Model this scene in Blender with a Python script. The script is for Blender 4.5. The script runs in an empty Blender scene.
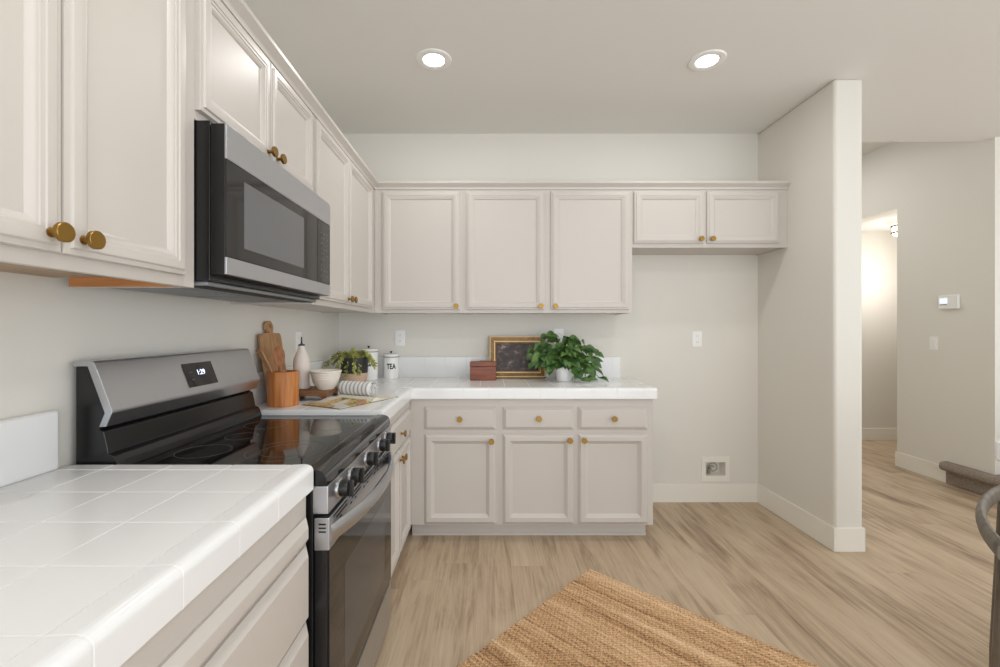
import bpy, bmesh, math, random
from mathutils import Vector, Matrix

random.seed(7)
S = bpy.context.scene
C = S.collection
PI = math.pi

# ------------------------------------------------------------------ camera, world, exposure, daylight
CAMH = 1.288
cd = bpy.data.cameras.new('camera')
cd.sensor_width = 36.0
cd.lens = 444 / 1000 * 36
cd.shift_x = 0.012
cd.shift_y = -0.0045
cd.clip_start = 0.02
cam = bpy.data.objects.new('camera', cd)
cam.location = (0, 0, CAMH)
cam.rotation_euler = (PI / 2, 0, 0)
C.objects.link(cam)
S.camera = cam

S.view_settings.view_transform = 'Standard'
S.view_settings.look = 'None'
S.view_settings.gamma = 1.0
S.view_settings.use_curve_mapping = False
S.view_settings.exposure = 0.14
S.cycles.use_denoising = True
S.cycles.max_bounces = 10
S.cycles.diffuse_bounces = 6
S.cycles.sample_clamp_indirect = 6.0

W = bpy.data.worlds.new('world')
S.world = W
W.use_nodes = True
W.node_tree.nodes['Background'].inputs[0].default_value = (0.90, 0.95, 1.0, 1)
W.node_tree.nodes['Background'].inputs[1].default_value = 1.55


def area(name, loc, rot, sx, sy, power, col, disk=False):
    l = bpy.data.lights.new(name, 'AREA')
    l.shape = 'DISK' if disk else 'RECTANGLE'
    l.size = sx
    if not disk:
        l.size_y = sy
    l.energy = power
    l.color = col
    o = bpy.data.objects.new(name, l)
    o.location = loc
    o.rotation_euler = rot
    C.objects.link(o)
    return o


# soft daylight comes from the open, windowed side of the room behind the camera
area('daylight_rear', (1.8, -2.6, 0.95), (PI / 2, 0, 0), 5.5, 1.8, 54, (0.965, 0.98, 1.0))
area('side_fill', (5.9, 0.3, 1.35), (PI / 2, 0, PI / 2), 3.6, 2.0, 31, (0.985, 0.985, 0.985))  # unseen soft light added from the right to brighten the range wall


# ------------------------------------------------------------------ materials
def lin(c):
    f = lambda v: v / 12.92 if v <= 0.04045 else ((v + 0.055) / 1.055) ** 2.4
    return tuple(f(x / 255.0) for x in c) + (1.0,)


def mat(name, rgb, rough=0.5, metal=0.0, **kw):
    m = bpy.data.materials.new(name)
    m.use_nodes = True
    b = m.node_tree.nodes['Principled BSDF']
    b.inputs['Base Color'].default_value = lin(rgb)
    b.inputs['Roughness'].default_value = rough
    b.inputs['Metallic'].default_value = metal
    for k, v in kw.items():
        b.inputs[k.replace('_', ' ')].default_value = v
    return m


def nodes(m):
    t = m.node_tree
    return t, t.nodes['Principled BSDF'], t.nodes.new, t.links.new


def coord_noise(m, scale=(1, 1, 1), nscale=10, detail=4, rough=0.55, rot=(0, 0, 0)):
    t, b, N, L = nodes(m)
    tc = N('ShaderNodeTexCoord')
    mp = N('ShaderNodeMapping')
    mp.inputs['Scale'].default_value = scale
    mp.inputs['Rotation'].default_value = rot
    L(tc.outputs['Object'], mp.inputs[0])
    n = N('ShaderNodeTexNoise')
    n.inputs['Scale'].default_value = nscale
    n.inputs['Detail'].default_value = detail
    n.inputs['Roughness'].default_value = rough
    L(mp.outputs[0], n.inputs['Vector'])
    return n


def ramp(m, src, stops):
    t, b, N, L = nodes(m)
    r = N('ShaderNodeValToRGB')
    e = r.color_ramp.elements
    e[0].position, e[0].color = stops[0][0], lin(stops[0][1])
    e[1].position, e[1].color = stops[-1][0], lin(stops[-1][1])
    for p, c in stops[1:-1]:
        x = e.new(p)
        x.color = lin(c)
    L(src, r.inputs[0])
    return r.outputs[0]


def bump(m, src, strength=0.2, dist=0.002):
    t, b, N, L = nodes(m)
    bp = N('ShaderNodeBump')
    bp.inputs['Strength'].default_value = strength
    bp.inputs['Distance'].default_value = dist
    L(src, bp.inputs['Height'])
    L(bp.outputs[0], b.inputs['Normal'])


def wood(name, stops, scale, nscale=6, rough=0.5, bumpd=0.0006):
    m = mat(name, (150, 100, 60), rough)
    n = coord_noise(m, scale, nscale, 6, 0.6)
    t, b, N, L = nodes(m)
    L(ramp(m, n.outputs['Fac'], stops), b.inputs['Base Color'])
    bump(m, n.outputs['Fac'], 0.3, bumpd)
    return m


M = {}
M['wall'] = mat('wall_paint', (220, 217, 209), 0.75)
n = coord_noise(M['wall'], (1, 1, 1), 55, 3)
bump(M['wall'], n.outputs['Fac'], 0.12, 0.0012)
M['ceiling'] = mat('ceiling_paint', (227, 226, 222), 0.85)
n = coord_noise(M['ceiling'], (1, 1, 1), 50, 3)
bump(M['ceiling'], n.outputs['Fac'], 0.12, 0.0012)
M['trim'] = mat('trim_white', (232, 229, 220), 0.4)
M['cab'] = mat('cabinet_paint', (195, 189, 182), 0.36)
n = coord_noise(M['cab'], (1, 1, 1), 30, 3)
bump(M['cab'], n.outputs['Fac'], 0.05, 0.0006)
M['cabwood'] = wood('raw_cabinet_wood', [(0.3, (158, 100, 52)), (0.7, (188, 130, 78))], (1, 9, 9), 5)
M['cabply'] = wood('plywood_underside', [(0.3, (150, 122, 96)), (0.7, (178, 150, 122))], (9, 1, 9), 5)
M['tile'] = mat('white_tile', (230, 231, 231), 0.16)
n = coord_noise(M['tile'], (1, 1, 1), 9, 2)
bump(M['tile'], n.outputs['Fac'], 0.08, 0.002)
M['grout'] = mat('grout', (226, 226, 223), 0.8)
M['brass'] = mat('brass', (152, 119, 62), 0.4, 1.0)
M['steel'] = mat('stainless', (190, 192, 197), 0.33, 1.0)
n = coord_noise(M['steel'], (120, 2, 120), 4, 2)
bump(M['steel'], n.outputs['Fac'], 0.05, 0.0004)
M['steel2'] = mat('bright_steel', (196, 197, 198), 0.22, 1.0)
M['blackglass'] = mat('black_glass', (11, 11, 12), 0.05, 0.0, Specular_IOR_Level=0.55)
M['black'] = mat('black_enamel', (22, 22, 23), 0.25)
M['matteblack'] = mat('black_plastic', (10, 10, 10), 0.35)
M['window'] = mat('oven_window', (56, 57, 60), 0.12, 0.0, Specular_IOR_Level=0.55)
M['mwwindow'] = mat('microwave_window_mesh', (96, 97, 99), 0.22)
M['darkgrey'] = mat('dark_grey_metal', (70, 71, 74), 0.4, 0.6)
M['filter'] = mat('filter_mesh', (140, 142, 144), 0.5, 0.4)
M['ring'] = mat('burner_ring_grey', (92, 92, 94), 0.3)
M['dark'] = mat('dark_slot', (8, 8, 8), 0.6)
M['plastic'] = mat('white_plastic', (236, 236, 234), 0.35)
M['socket'] = mat('socket_slot', (120, 118, 112), 0.5)
M['galv'] = mat('valve_metal', (170, 168, 160), 0.35, 0.9)
M['enamel'] = mat('white_enamel', (236, 236, 234), 0.22)
M['ink'] = mat('black_ink', (28, 28, 30), 0.5)
M['ceramic'] = mat('cream_ceramic', (226, 216, 206), 0.4)
M['bowl'] = mat('stoneware', (224, 217, 205), 0.45)
M['blush'] = mat('blush_clay', (202, 172, 150), 0.7)
M['potblack'] = mat('black_pot', (44, 42, 42), 0.6)
M['soil'] = mat('soil', (52, 40, 30), 0.95)
M['whitepot'] = mat('white_pot', (238, 238, 236), 0.3)
M['crock'] = wood('acacia', [(0.25, (126, 66, 26)), (0.5, (184, 112, 52)), (0.75, (208, 144, 82))], (16, 16, 1.2), 3, 0.45)
M['board'] = wood('board_wood', [(0.25, (140, 98, 60)), (0.5, (176, 134, 92)), (0.75, (194, 154, 112))], (10, 10, 1.2), 4, 0.55)
M['spoon'] = wood('spoon_wood', [(0.3, (126, 72, 40)), (0.7, (172, 112, 66))], (20, 20, 3), 4, 0.5)
M['spatula'] = wood('spatula_wood', [(0.3, (150, 100, 58)), (0.7, (188, 140, 92))], (20, 20, 3), 4, 0.5)
M['riser'] = wood('riser_wood', [(0.3, (88, 54, 32)), (0.7, (150, 104, 66))], (2, 14, 14), 5, 0.6)
M['boxwood'] = wood('box_wood', [(0.3, (100, 46, 24)), (0.7, (142, 76, 46))], (2, 10, 14), 5, 0.4)
M['chairwood'] = wood('chair_wood', [(0.3, (72, 65, 56)), (0.7, (112, 102, 88))], (8, 8, 2), 5, 0.45)
M['gold'] = wood('gilt_wood', [(0.3, (120, 88, 50)), (0.7, (172, 134, 84))], (6, 6, 6), 4, 0.45)
M['gilt'] = mat('bright_gilt', (214, 184, 132), 0.4, 0.3)
M['emit'] = mat('lamp_diffuser', (255, 255, 255), 0.5)
M['emit'].node_tree.nodes['Principled BSDF'].inputs['Emission Color'].default_value = (1, 0.98, 0.95, 1)
M['emit'].node_tree.nodes['Principled BSDF'].inputs['Emission Strength'].default_value = 14
M['warmemit'] = mat('warm_diffuser', (255, 240, 215), 0.5)
M['warmemit'].node_tree.nodes['Principled BSDF'].inputs['Emission Color'].default_value = (1, 0.86, 0.66, 1)
M['warmemit'].node_tree.nodes['Principled BSDF'].inputs['Emission Strength'].default_value = 3
M['digits'] = mat('display_digits', (200, 210, 255), 0.5)
M['digits'].node_tree.nodes['Principled BSDF'].inputs['Emission Color'].default_value = (0.75, 0.82, 1, 1)
M['digits'].node_tree.nodes['Principled BSDF'].inputs['Emission Strength'].default_value = 1.6
M['lcd'] = mat('thermostat_screen', (225, 238, 255), 0.2)
M['lcd'].node_tree.nodes['Principled BSDF'].inputs['Emission Color'].default_value = (0.85, 0.93, 1, 1)
M['lcd'].node_tree.nodes['Principled BSDF'].inputs['Emission Strength'].default_value = 0.5
M['glass'] = mat('window_glass', (255, 255, 255), 0.02, 0.0, Transmission_Weight=1.0)


def floor_material():
    m = mat('vinyl_plank', (150, 130, 105), 0.42)
    t, b, N, L = nodes(m)
    tc = N('ShaderNodeTexCoord')
    mp = N('ShaderNodeMapping')
    mp.inputs['Rotation'].default_value = (0, 0, PI / 2)
    mp.inputs['Location'].default_value = (0.31, 0.055, 0)
    L(tc.outputs['Object'], mp.inputs[0])
    sx = N('ShaderNodeSeparateXYZ')
    L(mp.outputs[0], sx.inputs[0])

    def mth0(op, a, bb):
        q = N('ShaderNodeMath')
        q.operation = op
        L(a, q.inputs[0])
        if isinstance(bb, (int, float)):
            q.inputs[1].default_value = bb
        else:
            L(bb, q.inputs[1])
        return q.outputs[0]
    wn = N('ShaderNodeTexWhiteNoise')
    wn.noise_dimensions = '1D'
    L(mth0('FLOOR', mth0('DIVIDE', sx.outputs[1], 0.18), 0.0), wn.inputs['W'])
    cx_ = N('ShaderNodeCombineXYZ')
    L(mth0('ADD', sx.outputs[0], mth0('MULTIPLY', wn.outputs['Value'], 1.83)), cx_.inputs[0])
    L(sx.outputs[1], cx_.inputs[1])
    br = N('ShaderNodeTexBrick')
    br.offset = 0.0
    br.inputs['Color1'].default_value = (0, 0, 0, 1)
    br.inputs['Color2'].default_value = (1, 1, 1, 1)
    br.inputs['Mortar'].default_value = (0.5, 0.5, 0.5, 1)
    br.inputs['Scale'].default_value = 1
    br.inputs['Mortar Size'].default_value = 0.0005
    br.inputs['Mortar Smooth'].default_value = 0.3
    br.inputs['Brick Width'].default_value = 1.83
    br.inputs['Row Height'].default_value = 0.18
    L(cx_.outputs[0], br.inputs['Vector'])
    # grain, shifted per plank
    vm = N('ShaderNodeVectorMath')
    vm.operation = 'MULTIPLY_ADD'
    vm.inputs[1].default_value = (7.3, 3.1, 11.0)
    L(br.outputs['Color'], vm.inputs[0])
    L(tc.outputs['Object'], vm.inputs[2])

    def nz(scale, ns, det, ro, dist=0.0):
        q = N('ShaderNodeMapping')
        q.inputs['Scale'].default_value = scale
        L(vm.outputs[0], q.inputs[0])
        z = N('ShaderNodeTexNoise')
        z.inputs['Scale'].default_value = ns
        z.inputs['Detail'].default_value = det
        z.inputs['Roughness'].default_value = ro
        z.inputs['Distortion'].default_value = dist
        L(q.outputs[0], z.inputs['Vector'])
        return z.outputs['Fac']
    g1 = nz((13, 1.1, 1), 1.2, 8, 0.62, 1.0)
    g2 = nz((75, 2.2, 1), 1.5, 5, 0.65)
    g3 = nz((4.5, 1.1, 1), 1.3, 4, 0.55, 1.0)

    def mth(op, a, bb, cc=None):
        q = N('ShaderNodeMath')
        q.operation = op
        for i, v in enumerate((a, bb, cc)):
            if v is None:
                continue
            if isinstance(v, (int, float)):
                q.inputs[i].default_value = v
            else:
                L(v, q.inputs[i])
        return q.outputs[0]
    s = mth('MULTIPLY', g1, 0.50)
    s = mth('MULTIPLY_ADD', g2, 0.28, s)
    s = mth('MULTIPLY_ADD', g3, 0.45, s)
    s = mth('SUBTRACT', s, 0.115)
    sep = N('ShaderNodeSeparateColor')
    L(br.outputs['Color'], sep.inputs[0])
    s = mth('MULTIPLY_ADD', sep.outputs[0], 0.07, s)
    s = mth('SUBTRACT', s, 0.035)
    col = ramp(m, s, [(0.29, (114, 92, 71)), (0.40, (158, 136, 112)), (0.51, (187, 166, 140)), (0.68, (204, 185, 160))])
    mx = N('ShaderNodeMix')
    mx.data_type = 'RGBA'
    L(br.outputs['Fac'], mx.inputs[0])
    L(col, mx.inputs[6])
    mx.inputs[7].default_value = lin((156, 136, 112))
    L(mx.outputs[2], b.inputs['Base Color'])
    bump(m, s, 0.12, 0.001)
    return m


M['floor'] = floor_material()


def jute_material():
    m = mat('jute', (190, 150, 110), 0.95)
    t, b, N, L = nodes(m)
    tc = N('ShaderNodeTexCoord')

    def nz(scale, ns, det, ro):
        q = N('ShaderNodeMapping')
        q.inputs['Scale'].default_value = scale
        L(tc.outputs['Object'], q.inputs[0])
        z = N('ShaderNodeTexNoise')
        z.inputs['Scale'].default_value = ns
        z.inputs['Detail'].default_value = det
        z.inputs['Roughness'].default_value = ro
        L(q.outputs[0], z.inputs['Vector'])
        return z.outputs['Fac']

    def mad(x, k, add):
        q = N('ShaderNodeMath')
        q.operation = 'MULTIPLY_ADD'
        L(x, q.inputs[0])
        q.inputs[1].default_value = k
        if isinstance(add, (int, float)):
            q.inputs[2].default_value = add
        else:
            L(add, q.inputs[2])
        return q.outputs[0]
    broad = nz((0.5, 9, 1), 1.0, 1, 0.5)      # bands of several braids
    row = nz((0.8, 80, 1), 1.0, 0, 0.5)       # braid by braid, whole rows
    streak = nz((13, 80, 1), 1.0, 2, 0.6)      # dark runs inside a braid
    speck = nz((190, 190, 1), 1.0, 2, 0.7)    # fibres
    q = N('ShaderNodeMapping')
    q.inputs['Rotation'].default_value = (0, 0, 0.75)
    L(tc.outputs['Object'], q.inputs[0])
    wv = N('ShaderNodeTexWave')
    wv.inputs['Scale'].default_value = 24
    wv.inputs['Distortion'].default_value = 1.5
    wv.inputs['Detail Scale'].default_value = 3
    L(q.outputs[0], wv.inputs['Vector'])
    f = mad(broad, 0.55, mad(row, 0.34, mad(streak, 0.36, mad(speck, 0.85, mad(wv.outputs['Fac'], 0.13, -0.615)))))
    L(ramp(m, f, [(0.30, (122, 88, 56)), (0.42, (180, 140, 99)), (0.56, (214, 176, 134)), (0.76, (238, 212, 176))]), b.inputs['Base Color'])
    bump(m, speck, 0.6, 0.004)
    return m


M['jute'] = jute_material()


def leaf_material(name, c1, c2):
    m = mat(name, c1, 0.45)
    n = coord_noise(m, (1, 1, 1), 22, 2)
    t, b, N, L = nodes(m)
    L(ramp(m, n.outputs['Fac'], [(0.35, c1), (0.65, c2)]), b.inputs['Base Color'])
    b.inputs['Subsurface Weight'].default_value = 0.0
    return m


M['leaf'] = leaf_material('pothos_leaf', (38, 74, 36), (92, 126, 60))
M['succulent'] = leaf_material('succulent_leaf', (104, 112, 44), (186, 186, 108))
M['stem'] = mat('vine', (88, 110, 56), 0.6)


def carpet_material():
    m = mat('stair_carpet', (128, 116, 104), 1.0)
    n = coord_noise(m, (1, 1, 1), 160, 3)
    t, b, N, L = nodes(m)
    L(ramp(m, n.outputs['Fac'], [(0.3, (112, 102, 93)), (0.7, (172, 159, 146))]), b.inputs['Base Color'])
    bump(m, n.outputs['Fac'], 0.8, 0.006)
    return m


M['carpet'] = carpet_material()


def towel_material():
    m = mat('striped_towel', (210, 208, 204), 0.95)
    t, b, N, L = nodes(m)
    tc = N('ShaderNodeTexCoord')
    w = N('ShaderNodeTexWave')
    w.wave_type = 'BANDS'
    w.bands_direction = 'X'
    w.inputs['Scale'].default_value = 13
    w.inputs['Distortion'].default_value = 0.3
    L(tc.outputs['Object'], w.inputs['Vector'])
    L(ramp(m, w.outputs['Fac'], [(0.0, (164, 165, 170)), (0.3, (182, 182, 184)), (0.5, (222, 221, 217)), (1.0, (226, 225, 221))]), b.inputs['Base Color'])
    return m


M['towel'] = towel_material()


def painting_material():
    m = mat('dark_landscape_paint', (60, 48, 46), 0.4)
    n = coord_noise(m, (7, 1, 10), 1.9, 7, 0.68)
    t, b, N, L = nodes(m)
    L(ramp(m, n.outputs['Fac'], [(0.3, (34, 25, 25)), (0.50, (60, 47, 46)), (0.58, (92, 76, 72)), (0.68, (186, 166, 150))]), b.inputs['Base Color'])
    return m


M['painting'] = painting_material()


def page_material():
    m = mat('magazine_photo', (200, 190, 160), 0.4)
    n = coord_noise(m, (1, 1, 1), 24, 4, 0.6)
    k = coord_noise(m, (1, 1, 1), 7, 1, 0.5)
    t, b, N, L = nodes(m)
    a = ramp(m, n.outputs['Fac'], [(0.30, (60, 62, 44)), (0.42, (122, 122, 58)), (0.5, (206, 182, 120)), (0.57, (172, 112, 66)), (0.66, (150, 140, 120))])
    f = ramp(m, k.outputs['Fac'], [(0.44, (0, 0, 0)), (0.50, (255, 255, 255))])
    mx = N('ShaderNodeMix')
    mx.data_type = 'RGBA'
    L(f, mx.inputs[0])
    mx.inputs[6].default_value = lin((206, 202, 192))
    L(a, mx.inputs[7])
    L(mx.outputs[2], b.inputs['Base Color'])
    return m


M['page'] = page_material()
M['paper'] = mat('paper', (214, 208, 194), 0.6)
M['cover'] = mat('magazine_cover', (52, 56, 48), 0.4)


# ------------------------------------------------------------------ mesh helpers
def new():
    return bmesh.new()


def box(bm, x0, x1, y0, y1, z0, z1, bevel=0.0, seg=2):
    vs = [bm.verts.new((x, y, z)) for x in (x0, x1) for y in (y0, y1) for z in (z0, z1)]
    f = [(0, 1, 3, 2), (4, 6, 7, 5), (0, 4, 5, 1), (2, 3, 7, 6), (0, 2, 6, 4), (1, 5, 7, 3)]
    fs = [bm.faces.new([vs[i] for i in q]) for q in f]
    if bevel > 0:
        es = list({e for q in fs for e in q.edges})
        bmesh.ops.bevel(bm, geom=es, offset=bevel, segments=seg, profile=0.5, affect='EDGES')
    return fs


def prism(bm, pts, axis, a0, a1, bevel=0.0):
    """extrude a closed 2-D outline along an axis; pts are (first, second) of the two other axes in order x,y,z"""
    def P(p, a):
        return {'x': (a, p[0], p[1]), 'y': (p[0], a, p[1]), 'z': (p[0], p[1], a)}[axis]
    A = [bm.verts.new(P(p, a0)) for p in pts]
    B = [bm.verts.new(P(p, a1)) for p in pts]
    k = len(pts)
    fs = [bm.faces.new(A), bm.faces.new(B[::-1])]
    for i in range(k):
        fs.append(bm.faces.new((A[i], B[i], B[(i + 1) % k], A[(i + 1) % k])))
    bmesh.ops.recalc_face_normals(bm, faces=fs)
    if bevel > 0:
        es = list({e for q in fs for e in q.edges})
        bmesh.ops.bevel(bm, geom=es, offset=bevel, segments=2, profile=0.5, affect='EDGES')


def frame_of(d):
    d = Vector(d).normalized()
    u = d.orthogonal().normalized()
    return u, d.cross(u), d


def lathe(bm, prof, origin=(0, 0, 0), axis=(0, 0, 1), seg=32, wob=None):
    """prof: list of (radius, height) from start to end along axis; radius 0 closes"""
    o = Vector(origin)
    d = Vector(axis).normalized()
    if abs(d.z) > 0.99:
        u, v = Vector((1, 0, 0)), Vector((0, 1, 0)) * (1 if d.z > 0 else -1)
    else:
        u = Vector((0, 0, 1)).cross(d).normalized()
        v = d.cross(u)
    rings = []
    for r, h in prof:
        if r <= 1e-7:
            rings.append([bm.verts.new(o + d * h)])
        else:
            rings.append([bm.verts.new(o + d * h + (u * math.cos(2 * PI * i / seg) + v * math.sin(2 * PI * i / seg)) * r) for i in range(seg)])
    fs = []
    for a, b in zip(rings, rings[1:]):
        for i in range(seg):
            j = (i + 1) % seg
            if len(a) == 1 and len(b) == 1:
                continue
            if len(a) == 1:
                fs.append(bm.faces.new((a[0], b[i], b[j])))
            elif len(b) == 1:
                fs.append(bm.faces.new((a[i], b[0], a[j])))
            else:
                fs.append(bm.faces.new((a[i], b[i], b[j], a[j])))
    bmesh.ops.recalc_face_normals(bm, faces=fs)
    return fs


def tube(bm, path, rad, seg=12, flat=1.0, up=None, cap=True):
    """a swept round (or flattened: rad across, rad*flat along up) tube"""
    P = [Vector(p) for p in path]
    k = len(P)
    R = rad if isinstance(rad, (list, tuple)) else [rad] * k
    T = []
    for i in range(k):
        T.append((P[min(i + 1, k - 1)] - P[max(i - 1, 0)]).normalized())
    U = Vector(up) if up else T[0].orthogonal().normalized()
    rings = []
    for i in range(k):
        U = (U - T[i] * U.dot(T[i])).normalized()
        V = T[i].cross(U)
        rings.append([bm.verts.new(P[i] + U * math.cos(2 * PI * j / seg) * R[i] * flat + V * math.sin(2 * PI * j / seg) * R[i]) for j in range(seg)])
    fs = []
    for a, b in zip(rings, rings[1:]):
        for i in range(seg):
            j = (i + 1) % seg
            fs.append(bm.faces.new((a[i], a[j], b[j], b[i])))
    if cap:
        fs.append(bm.faces.new(rings[0][::-1]))
        fs.append(bm.faces.new(rings[-1]))
    bmesh.ops.recalc_face_normals(bm, faces=fs)


def panel(bm, O, U, V, N_, w, h, prof):
    """a moulded board: nested rectangles (inset, height) over the corner O with directions U (width), V (height), N_ (out)"""
    O, U, V, N_ = Vector(O), Vector(U), Vector(V), Vector(N_)
    rings = []
    for ins, hh in prof:
        rings.append([bm.verts.new(O + U * a + V * b + N_ * hh) for a, b in ((ins, ins), (w - ins, ins), (w - ins, h - ins), (ins, h - ins))])
    fs = [bm.faces.new(rings[0][::-1])]
    for a, b in zip(rings, rings[1:]):
        for i in range(4):
            j = (i + 1) % 4
            fs.append(bm.faces.new((a[i], a[j], b[j], b[i])))
    fs.append(bm.faces.new(rings[-1]))
    bmesh.ops.recalc_face_normals(bm, faces=fs)


def wpos(o):
    v = Vector((0, 0, 0))
    while o is not None:
        v += o.location
        o = o.parent
    return v


def obj(name, bm, m, parent=None, local=False, smooth=40):
    """links a bmesh as ONE mesh object; vertices are in world space unless local=True"""
    if parent is not None and not local:
        bmesh.ops.translate(bm, verts=bm.verts, vec=-wpos(parent))
    me = bpy.data.meshes.new(name)
    bm.to_mesh(me)
    bm.free()
    me.materials.append(M[m] if isinstance(m, str) else m)
    if smooth:
        for p in me.polygons:
            p.use_smooth = True
        me.set_sharp_from_angle(angle=math.radians(smooth))
    o = bpy.data.objects.new(name, me)
    C.objects.link(o)
    if smooth:
        wn = o.modifiers.new('weighted', 'WEIGHTED_NORMAL')
        wn.keep_sharp = True
    if parent is not None:
        o.parent = parent
    return o


def tag(o, label, cat, group=None):
    o['label'] = label
    o['category'] = cat
    if group:
        o['group'] = group
    return o


def thing(name, label, cat, loc=(0, 0, 0), rotz=0, group=None):
    o = bpy.data.objects.new(name, None)
    o.empty_display_size = 0.05
    C.objects.link(o)
    o.location = loc
    o.rotation_euler = (0, 0, rotz)
    return tag(o, label, cat, group)


def single(name, bm, m, label, cat, base, group=None, rotz=0, local=False):
    """a thing that is one mesh, its origin at its base"""
    if not local:
        bmesh.ops.translate(bm, verts=bm.verts, vec=-Vector(base))
    o = obj(name, bm, m)
    o.location = base
    o.rotation_euler = (0, 0, rotz)
    return tag(o, label, cat, group)


def struct(name, bm, m, smooth=40):
    o = obj(name, bm, m, smooth=smooth)
    o['kind'] = 'structure'
    return o


def dup(root, loc, label, group=None, rotz=None):
    r = root.copy()
    C.objects.link(r)
    r.location = loc
    if rotz is not None:
        r.rotation_euler = (0, 0, rotz)
    r['label'] = label
    if group:
        r['group'] = group
    for ch in list(root.children):
        c = ch.copy()
        C.objects.link(c)
        c.parent = r
        for g in list(ch.children):
            d = g.copy()
            C.objects.link(d)
            d.parent = c
    return r


def text_mesh(body, size, place, extrude=0.0004, bold=0.0):
    """letters as a bmesh; place(x, y, z) gives the world point of a letter point"""
    cu = bpy.data.curves.new('lettering', 'FONT')
    cu.body = body
    cu.size = size
    cu.align_x = 'CENTER'
    cu.align_y = 'CENTER'
    cu.extrude = extrude
    cu.offset = bold
    cu.resolution_u = 3
    o = bpy.data.objects.new('lettering', cu)
    C.objects.link(o)
    dg = bpy.context.evaluated_depsgraph_get()
    me = bpy.data.meshes.new_from_object(o.evaluated_get(dg))
    bpy.data.objects.remove(o)
    bpy.data.curves.remove(cu)
    bm = new()
    bm.from_mesh(me)
    bpy.data.meshes.remove(me)
    bmesh.ops.triangulate(bm, faces=bm.faces)
    bmesh.ops.subdivide_edges(bm, edges=bm.edges, cuts=3)
    for v in bm.verts:
        v.co = place(*v.co)
    return bm


def slab_with_holes(bm, axis, a0, a1, us, vs, holes):
    """wall between a0 and a1 across its axis, cut in cells by us x vs; holes: set of (i, j) cells left open"""
    def P(a, u, v):
        return {'x': (a, u, v), 'y': (u, a, v), 'z': (u, v, a)}[axis]
    G = {}

    def V(s, i, j):
        k = (s, i, j)
        if k not in G:
            G[k] = bm.verts.new(P((a0, a1)[s], us[i], vs[j]))
        return G[k]
    nu, nv = len(us) - 1, len(vs) - 1
    solid = {(i, j) for i in range(nu) for j in range(nv)} - set(holes)
    fs = []
    for i, j in solid:
        for s in (0, 1):
            fs.append(bm.faces.new((V(s, i, j), V(s, i + 1, j), V(s, i + 1, j + 1), V(s, i, j + 1))))
        for (di, dj), (p, q) in {(-1, 0): ((i, j), (i, j + 1)), (1, 0): ((i + 1, j), (i + 1, j + 1)), (0, -1): ((i, j), (i + 1, j)), (0, 1): ((i, j + 1), (i + 1, j + 1))}.items():
            if (i + di, j + dj) not in solid:
                fs.append(bm.faces.new((V(0, *p), V(0, *q), V(1, *q), V(1, *p))))
    bmesh.ops.recalc_face_normals(bm, faces=fs)


# ------------------------------------------------------------------ the room
XL, YB, ZC = -1.11, 3.306, 2.743
PX0, PX1, PY0 = 2.010, 2.177, 2.575           # partition
RX, RY0, RY1 = 3.842, 3.365, 4.17              # wall beyond the partition, hall opening from RY1 on
ZH, ZE = 2.42, 3.06                           # hall ceiling, higher ceiling of the passage
YE = 3.454                                    # edge of the kitchen ceiling

b = new(); box(b, XL - 0.15, 8.0, -2.0, 6.6, -0.08, 0.0); struct('floor', b, 'floor')
b = new(); box(b, XL - 0.15, XL, -2.0, YB + 0.15, 0, ZC); struct('wall_left', b, 'wall')
b = new()
slab_with_holes(b, 'y', YB, YB + 0.15, [XL, 1.600, 1.784, PX0], [0, 0.170, 0.324, ZC], [(1, 1)])
struct('wall_back', b, 'wall')
b = new(); box(b, PX0, PX1, PY0, 6.6, 0, ZC, 0.018, 4); struct('wall_partition', b, 'wall')
b = new()
box(b, XL - 0.15, 6.0, -1.5, YE, ZC, ZC + 0.4)
struct('ceiling', b, 'ceiling')
b = new()
box(b, PX1, RX + 0.15, YE, 6.6, ZE, ZE + 0.1)
struct('ceiling_passage', b, 'ceiling')
# wall with the thermostat: the hall opening starts at RY1; its header is at the hall ceiling
b = new()
box(b, RX, RX + 0.15, RY0, RY1, 0, ZE + 0.05)
struct('wall_right', b, 'wall')
b = new(); box(b, RX, RX + 0.15, RY1, 6.6, ZH, ZE + 0.05); struct('wall_header', b, 'wall')
b = new(); box(b, RX, RX + 0.15, 5.15, 6.6, 0, ZH); struct('wall_passage', b, 'wall')
b = new(); box(b, RX + 0.15, 8.0, RY0, RY0 + 0.15, 0, ZE); struct('wall_stairs', b, 'wall')
b = new(); box(b, RX + 0.15, 8.0, 5.15, 5.3, 0, ZH); struct('wall_hall', b, 'wall')
b = new(); box(b, RX + 0.15, 8.0, RY0 + 0.15, 5.3, ZH, ZH + 0.1); struct('ceiling_hall', b, 'ceiling')
b = new(); box(b, PX1, RX, 6.45, 6.6, 0, ZE); struct('wall_far', b, 'wall')
b = new(); box(b, 7.9, 8.0, RY0 + 0.15, 5.15, 0, ZH); struct('wall_hall_end', b, 'wall')
# baseboards
BH, BT = 0.138, 0.011


def baseboard(name, *boxes):
    bb = new()
    for q in boxes:
        box(bb, *q, 0, BH, 0.003, 2)
    return struct(name, bb, 'trim')


baseboard('baseboard_back', (1.0, PX0, YB - BT, YB))
baseboard('baseboard_partition', (PX0 - BT, PX0, PY0 - BT, YB - BT), (PX0, PX1, PY0 - BT, PY0), (PX1, PX1 + 0.005, PY0 - BT, 6.44))
baseboard('baseboard_right', (RX - BT, RX, 3.715, RY1 + BT), (RX, RX + 0.15, RY1, RY1 + BT))
baseboard('baseboard_hall', (RX + 0.15, 7.9, 5.15 - BT, 5.15))

# ------------------------------------------------------------------ ceiling lights
cans = 'round recessed ceiling lights'


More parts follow.
